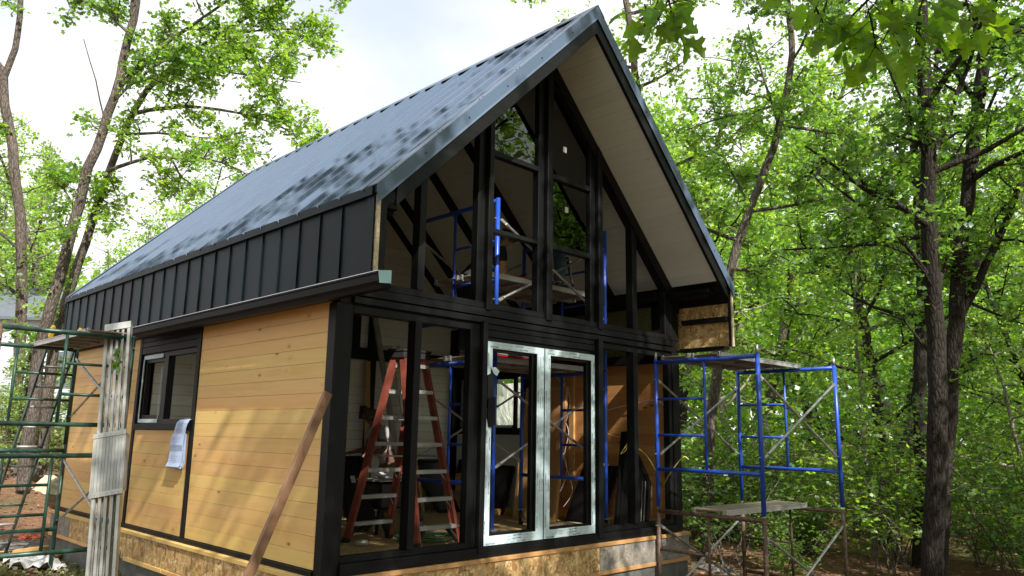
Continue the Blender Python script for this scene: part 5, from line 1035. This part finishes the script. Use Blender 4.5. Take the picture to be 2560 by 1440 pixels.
print(big('oak_tree', 'pale lit oak trunk rising close behind the dark one and leaning right', [('R2', .135, .08, .1), ('R2b1', .07, .02, .9), ('R2b2', .03, .01, .9), ('R2b3', .03, .01, .7)], 22, 'oak1', 'bark2', 6, dict(n=15, ln=3.0, t0=.28, lpm=17)))
print(big('oak_tree', 'slender leaning oak with a bent grey stem just right of the roof edge', [('R4', .11, .05, .1), ('R4b1', .03, .01, 1), ('R4b2', .03, .01, 1)], 23, 'oak1', 'bark1', 4, dict(n=17, ln=2.6, t0=.33, lpm=17, spm=2.2)))
print(big('oak_tree', 'oak standing behind the roof apex with its trunk beside the hanging leaves', [('R5', .14, .06, .1)], 24, 'oak2', 'bark1', 5, dict(n=18, ln=3.0, t0=.38, lpm=16)))
mktree('oak_tree', 'short dark trunk close behind the tall dark oak, right of the scaffold', [(ext(K['R3'], 5, .08, r0_), .14, .05, .3)] + rlimbs(ext(K['R3'], 5, .08, r0_), .12, .04, 9, .4, 2.2, .2, r0_), 25, 'oak3', 'bark2', 2.0, .9, 14)
# forest types (shared meshes)
def proto(seed, H, r0, n, ln, t0, leafm, barkm, size, lpm, tmpl=4, spm=1.5, sl=1.3, rise=.3):
    r = rs(seed); T = [np.array([0, 0, 0.])]; d = np.array([r.normal() * .05, r.normal() * .05, 1.])
    for _ in range(int(H / 1.0)): d = d / np.linalg.norm(d) + r.normal(size=3) * np.array([.06, .06, 0]); T.append(T[-1] + d / np.linalg.norm(d))
    limbs = [(T, r0, .03, .25)] + rlimbs(T, r0, .04, n, t0, ln, rise, r)
    segs, lc = grow(limbs, seed, spm, sl, lpm, .2, twig_tubes=False, first=.25)
    return tubes('trunk', segs, barkm, 7), leaves('crown', lc, size, seed + 9, leafm, tmpl, .6), len(lc)
protos = [proto(41, 13, .17, 20, 3.6, .22, 'oak2', 'bark1', .155, 19), proto(42, 15, .20, 22, 4.0, .30, 'oak1', 'bark2', .155, 19), proto(43, 11, .13, 18, 2.8, .15, 'oak3', 'bark2', .15, 19), proto(44, 9, .10, 20, 2.2, .08, 'oak2', 'barkp', .14, 18)]
print([p[2] for p in protos])
def plant(i, x, y, rot, s, label, group=None, name='forest_tree', cat='tree', dz=0):
    tm, cm, _ = protos[i]; z = gz(x, y) - .1 + dz; t = thing(name, label, cat, (x, y, z), group); t.rotation_euler = (0, 0, rot); t.scale = (s, s, s)
    for nm, me in (('trunk', tm), ('crown', cm)):
        o = bpy.data.objects.new(nm, me); col.objects.link(o); o.parent = t
    return t
fr_ = rs(77); gl = 'leafy tree of the wood behind the scaffold and right of the cabin'; gleft = 'bright green tree of the wood behind the far end of the cabin'
F0 = np.array([.7053, .7089]); RT = np.array([.7089, -.7053])
def pos(lat, dep): p = np.array([CAM.x, CAM.y]) + F0 * dep + RT * lat; return float(p[0]), float(p[1])
KIND = ['bright green spreading tree', 'tall mid green tree', 'dark green narrow tree', 'pale barked bright tree']
def tlabel(k, lat, dep, i):
    r_ = lat / dep
    wh = 'at the far left edge of the wood' if r_ < -.58 else 'behind the leaning oaks on the left' if r_ < -.38 else 'just left of the far roof end' if r_ < -.2 else 'behind the roof ridge' if r_ < .12 else 'just right of the roof edge' if r_ < .24 else 'behind the blue scaffold' if r_ < .42 else 'behind the dark oak trunks' if r_ < .58 else 'at the right edge of the wood'
    return KIND[k] + ' ' + ('near' if dep < 18 else 'in the middle distance' if dep < 28 else 'far back') + ' ' + wh
# right wood: lateral / depth pairs in front of the camera
for i, (lat, dep, k, s) in enumerate([(4.8, 17, 3, .95), (7.5, 16, 2, 1.0), (10.5, 15.5, 3, 1.0), (3.5, 20, 1, .85), (6.6, 21, 0, 1.0), (9.8, 20, 1, 1.0), (13, 19, 2, 1.1), (2.2, 25, 0, 1.0), (5.6, 26, 1, 1.05), (9.0, 27, 0, 1.1), (12.6, 25, 1, 1.0), (16.5, 24, 0, 1.0),
        (4, 33, 1, 1.2), (8.5, 34, 0, 1.25), (13, 33, 1, 1.2), (18, 32, 0, 1.2), (23, 32, 1, 1.1), (6.5, 14.3, 3, .62), (9.2, 13.2, 2, .60), (8.1, 12.4, 3, .5), (20, 26, 2, 1.2)]):
    x, y = pos(lat, dep); plant(k, x, y, i * 1.9, s, tlabel(k, lat, dep, i), 'trees of the wood right of the cabin')
for i, (lat, dep, k, s) in enumerate([(-9.5, 30, 0, .62), (-13.5, 28, 3, .85), (-6.5, 31, 3, .80), (-11.5, 24, 3, .62), (-15, 33, 1, .72), (-18.5, 31, 0, .85), (-21.5, 29, 3, 1.1), (-3.5, 33, 0, .66), (-8.5, 36, 1, .68), (-12.0, 38, 0, .8), (0.0, 36, 1, .72), (-19, 37, 3, .8), (-4.8, 27, 3, .6)]):
    x, y = pos(lat, dep); plant(k, x, y, i * 2.3 + 1, s * 1.17, tlabel(k, lat, dep, i), 'trees of the wood behind the far end of the cabin')
# conifers on the left
def conifer(seed, H, R_, size):
    r = rs(seed); lc = []; segs = [([np.array([0, 0, z]) for z in np.linspace(0, H, 12)], np.linspace(.12, .015, 12))]
    for z in np.arange(.6, H - .2, .22):
        for a in r.uniform(0, 2 * np.pi, 5):
            l_ = R_ * (1 - z / H) ** .8 * r.uniform(.7, 1.15) + .12; d = np.array([math.cos(a), math.sin(a), r.uniform(-.05, .35)]); b = np.array([0, 0, z]) + d * l_; segs.append(([np.array([0, 0, z]), b], [.014, .004])); n_ = int(l_ * 70)
            t = r.uniform(.2, 1.05, n_)[:, None]; lc.append(np.array([0, 0, z]) + d * l_ * t + r.normal(size=(n_, 3)) * .10 * (1.25 - t))
    return tubes('trunk', segs, 'bark1', 6), leaves('crown', np.concatenate(lc), size, seed, 'cedar', 4, .3), 0
protos.append(conifer(51, 8.5, 1.7, .11)); protos.append(conifer(52, 4.2, 1.1, .09))
for lat, dep, k, s, lab in ((-21.5, 34, 4, 1.55, 'tall feathery cedar behind the two left oak trunks'), (-24.5, 36, 4, 1.5, 'feathery cedar at the far left edge behind the first oak trunk'), (-8.9, 16.2, 5, 1.0, 'small bright cedar between the leaning oaks and the cabin corner'), (-9.7, 15.6, 5, .72, 'low bright cedar sapling beside the base of the leaning oaks')):
    x, y = pos(lat, dep); plant(k, x, y, lat, s, lab, None, 'cedar_tree')
# shade oaks in front of the cabin, behind and above the camera
shade = [(-3.3, -9.09, 3, 1.339, 'slim pale barked oak in front of the cabin behind the camera'), (-4.9, -8.6, 1, 1.02, 'tall oak in front of the cabin, left of the camera'), (-0.6, -11.0, 0, 1.31, 'tall oak in front of the cabin behind the camera'), (3.0, -8.8, 1, 0.9, 'oak in front of the glazed gable end'), (-7.6, -3.2, 0, 1.15, 'oak left of the cabin beside the camera'), (1.6, -13.5, 0, 1.2, 'oak in front of the cabin, right of the camera'), (6.2, -9.0, 2, 1.1, 'dense oak in front of the cabin near its right corner'),
  (-2.0, -18, 1, 1.01, 'tall oak far in front of the cabin'), (-8.8, 3.0, 3, 1.1, 'pale barked oak left of the cabin side wall'), (11.0, -8.2, 1, 1.15, 'oak beyond the right edge in front of the cabin'), (15.5, -13.5, 0, 1.3, 'tall oak far off to the right in front'), (6, -17, 0, 1.2, 'tall oak far in front on the right'), (-10, -13, 1, 1.1, 'oak far in front on the left')]
SROT = {(-3.3, -9.09): 4.18, (-4.9, -8.6): -13.8, (-0.6, -11.0): 7.1, (3.0, -8.8): 18.59, (-2.0, -18): 1.24}
for x, y, k, s, lab in shade: plant(k, x, y, SROT.get((x, y), x * 3.1), s, lab, None, 'oak_tree')
# understory
def shrub(seed, n, H, size, m, npt):
    r = rs(seed); segs, lc = [], []
    for i in range(n):
        a = r.uniform(0, 6.28); d = np.array([math.cos(a) * .35, math.sin(a) * .35, 1.]); p = np.array([r.normal() * .15, r.normal() * .15, 0.]); P = [p]; h = H * r.uniform(.6, 1.1)
        for _ in range(6): d = d + r.normal(size=3) * .16; d /= np.linalg.norm(d); P.append(P[-1] + d * h / 6)
        P = np.array(P); segs.append((P, np.linspace(.014, .004, 7)))
        for j in range(2, 7):
            for _ in range(3):
                q = r.normal(size=3); q[2] *= .3; q /= np.linalg.norm(q); b = P[j] + q * .42 * H / 2; segs.append((np.stack([P[j], b]), [.005, .003])); t = r.uniform(.2, 1.1, npt)[:, None]; lc.append(P[j] + (b - P[j]) * t + r.normal(size=(npt, 3)) * .06)
    return tubes('stem', segs, 'bark1', 4), leaves('foliage', np.concatenate(lc), size, seed, m, 8, .7), 0
shr = [shrub(61, 9, 2.2, .09, 'oak2', 9), shrub(62, 8, 1.5, .08, 'oak1', 9), shrub(63, 10, 3.0, .10, 'oak3', 10)]
def bush(i, x, y, rot, s, label, group):
    t = thing('shrub', label, 'shrub', (x, y, gz(x, y) - .03), group); t.rotation_euler = (0, 0, rot); t.scale = (s, s, s)
    for nm, me in (('stem', shr[i][0]), ('foliage', shr[i][1])): o = bpy.data.objects.new(nm, me); col.objects.link(o); o.parent = t
r_ = rs(88); n_ = 0
while n_ < 72:
    lat, dep = r_.uniform(2.5, 14), r_.uniform(11.2, 24)
    if lat / dep > .78: continue
    x, y = pos(lat, dep)
    if x < 7.6 and y > -1.9: continue
    if x < 8.6 and -1.8 < y < 2.2 and dep < 12: continue
    bush(n_ % 3, x, y, r_.uniform(0, 6), r_.uniform(.6, 1.15), ('leggy bright', 'low bushy', 'tall dark')[n_ % 3] + ' leafy sapling ' + tlabel(0, lat, dep, 0).split('tree ')[1], 'understory saplings right of the cabin'); n_ += 1
for i in range(16):
    lat, dep = r_.uniform(-15, -7.8), r_.uniform(16.5, 24); x, y = pos(lat, dep); bush(int(r_.randint(2)), x, y, r_.uniform(0, 6), r_.uniform(.5, .9), 'small leafy shrub on the dirt slope behind the cabin on the left', 'shrubs on the left slope')
# ground litter, grass and the far wood
def scatter(n, seed, fn, m, size, name, lift=.02, tmpl=4, flat=.85):
    r = rs(seed); P = fn(r, n); P = np.c_[P, gh(P[:, 0], P[:, 1]) + lift + r.uniform(0, .03, len(P))]; o = bpy.data.objects.new(name, leaves(name, P, size, seed, m, tmpl, flat)); col.objects.link(o); tag(o, kind='stuff'); return o
o = scatter(26000, 3, lambda r, n: np.c_[r.uniform(-9, 26, n), r.uniform(-8, 22, n)], 'litter', .09, 'leaf_litter'); tag(o, 'brown fallen leaves strewn over the ground', 'leaves')
def gfn(r, n):
    P = np.c_[r.uniform(-2.6, 0.0, n), r.uniform(2.0, 7.0, n)]; return P
o = scatter(7000, 4, gfn, 'grass', .06, 'grass', .0, 4, .12); tag(o, 'short trampled grass beside the foundation at lower left', 'grass')
def farfn(seed, n, lo, hi, zt, m, size, name):
    r = rs(seed); lat = r.uniform(-1.0, 1.1, n); dep = r.uniform(lo, hi, n); xy = np.array([CAM.x, CAM.y]) + F0 * dep[:, None] + RT * (lat * dep)[:, None]; h = zt(lat) * (0.82 + .18 * np.sin(lat * 23 + dep * .4)) ; z = gh(xy[:, 0], xy[:, 1]) + r.uniform(0, 1, n) ** .8 * h
    o = bpy.data.objects.new(name, leaves(name, np.c_[xy, z], size, seed, m, 4, .4)); col.objects.link(o); tag(o, 'far mass of sunlit foliage closing the view behind the trees', 'wood', kind='stuff')
farfn(5, 52000, 38, 52, lambda l: np.where(l > .02, 20.0, 8.5) + 0 * l, 'oak2', .62, 'far_woods')
farfn(6, 26000, 28, 36, lambda l: np.where(l > .10, 11.0, 3.0) + 0 * l, 'oak1', .42, 'far_thicket')
# overhanging oak twigs close to the camera
OL = [(0, 0), (.05, .03), (.13, .13), (.15, .24), (.20, .22), (.26, .19), (.31, .21), (.37, .31), (.37, .40), (.44, .37), (.52, .41), (.56, .33), (.58, .22), (.66, .20), (.72, .27), (.78, .26), (.80, .17), (.90, .12), (1.0, 0)]
def bigleaf(g, p, d, n, s):
    d = Vector(d).normalized(); n = Vector(n); n = (n - d * n.dot(d)).normalized(); b = n.cross(d); pts = OL + [(x, -y) for x, y in OL[-2:0:-1]]; k = len(g.v)
    mid = [(x, 0) for x in (.02, .14, .24, .40, .55, .72, .80, .92)]
    def q(x, y): return Vector(p) + d * (x * s) + b * (y * s * .95) + n * (s * (-.28 * x * x + abs(y) * .35 - .05 * math.sin(y * 9)))
    m_ = len(OL)
    for sg in (1, -1):
        top = [q(x, y * sg) for x, y in OL]; bot = [q(x, 0) for x, y in OL]; k = len(g.v); g.v += [tuple(v) for v in top + bot]
        g.f += [((k + i, k + i + 1, k + m_ + i + 1, k + m_ + i) if sg < 0 else (k + m_ + i, k + m_ + i + 1, k + i + 1, k + i)) for i in range(m_ - 1)]
def pix(u, v, dep): 
    X_ = (u - 1280) / 1932.04; Y_ = (720 - v) / 1932.04; return CAM + (cf + cr * X_ + cu * Y_) * dep
tr_ = Vector((-0.3, -9.4, gz(-.3, -9.4))); ot = thing('oak_tree', 'overhanging oak whose large lobed leaves hang into the top of the view', 'tree', tr_)
c1, c2 = Vector((-1.15, -4.15, 3.62)), Vector((-.70, -5.25, 3.72))
def trunkfn(g):
    g.tube([tr_, tr_ + Vector((.1, .1, 2)), tr_ + Vector((.0, .4, 4.4)), tr_ + Vector((.1, .6, 8))], [.2, .17, .14, .06], 10)
    g.tube([tr_ + Vector((.0, .4, 4.3)), Vector((-.6, -7.6, 4.3)), Vector((-.8, -6.2, 4.1)), c2, c1], [.07, .05, .035, .02, .012], 7)
part('trunk', 'bark2', ot, trunkfn, smooth=True)
rl = random.Random(4); tw_ = G(); lf = G()
ROOTS = [((1660, -60), [(1640, 20), (1600, 80)], 3.0), ((1660, -60), [(1680, 40), (1705, 100)], 3.0), ((1700, -60), [(1640, 60), (1610, 10)], 3.05), ((2230, -60), [(2230, 20), (2225, 80)], 2.8), ((2230, -60), [(2150, 20), (2090, 80)], 2.85), ((2330, -60), [(2300, 20), (2290, 80)], 2.8), ((2000, -60), [(2040, 20), (2060, 60)], 2.9), ((2400, -60), [(2420, 20), (2440, 60)], 2.9), ((2150, -60), [(2180, 60), (2190, 120)], 2.75)]
for (a, ps_, dep) in ROOTS:
    P_ = [pix(a[0], a[1], dep), pix(*ps_[0], dep - .03), pix(*ps_[1], dep - .06)]; src = c1 if a[0] < 1900 else c2
    tw_.tube([src, (src + P_[0]) / 2 + Vector((0, 0, .1))] + P_, [.012, .008, .005, .004, .003], 6)
    for k in range(11 if a[0] > 1900 else 9):
        t = rl.uniform(.15, 1.0) * 2; i = int(min(t, 1.99)); p = P_[i].lerp(P_[i + 1], t - i)
        d = Vector((rl.uniform(-1, 1), rl.uniform(-1, 1), rl.uniform(-1.3, -.1))); n = Vector((rl.uniform(-.7, .7) - .5, rl.uniform(-.7, .7) - .5, rl.uniform(.2, 1))); s = rl.uniform(.08, .125)
        q = p + d.normalized() * rl.uniform(.03, .10); tw_.tube([p, q], .0015, 4); bigleaf(lf, q, d, n, s)
tw_.build('twig', 'bark2', ot, smooth=True); o = lf.build('leaves', 'near', ot); o['kind'] = 'stuff'
# small oak twig caught on the walk plank
tg = thing('oak_twig', 'small green oak twig stuck in the slats of the upright aluminium walk plank', 'twig', F(2.62, .20, -.05)); g1 = G(); g2 = G(); a = F(2.98, .2, -.03); b = F(2.66, .2, -.06); g1.tube([a, b], .003, 5)
for k in range(9): p = a.lerp(b, .1 + k * .1); bigleaf(g2, p, Vector((rl.uniform(-1, 1), rl.uniform(-1, 1), rl.uniform(-1, .2))), Vector((-.6, -.7, rl.uniform(-.4, .8))), .085)
g1.build('stem', 'bark2', tg); o = g2.build('leaves', 'near', tg); o['kind'] = 'stuff'
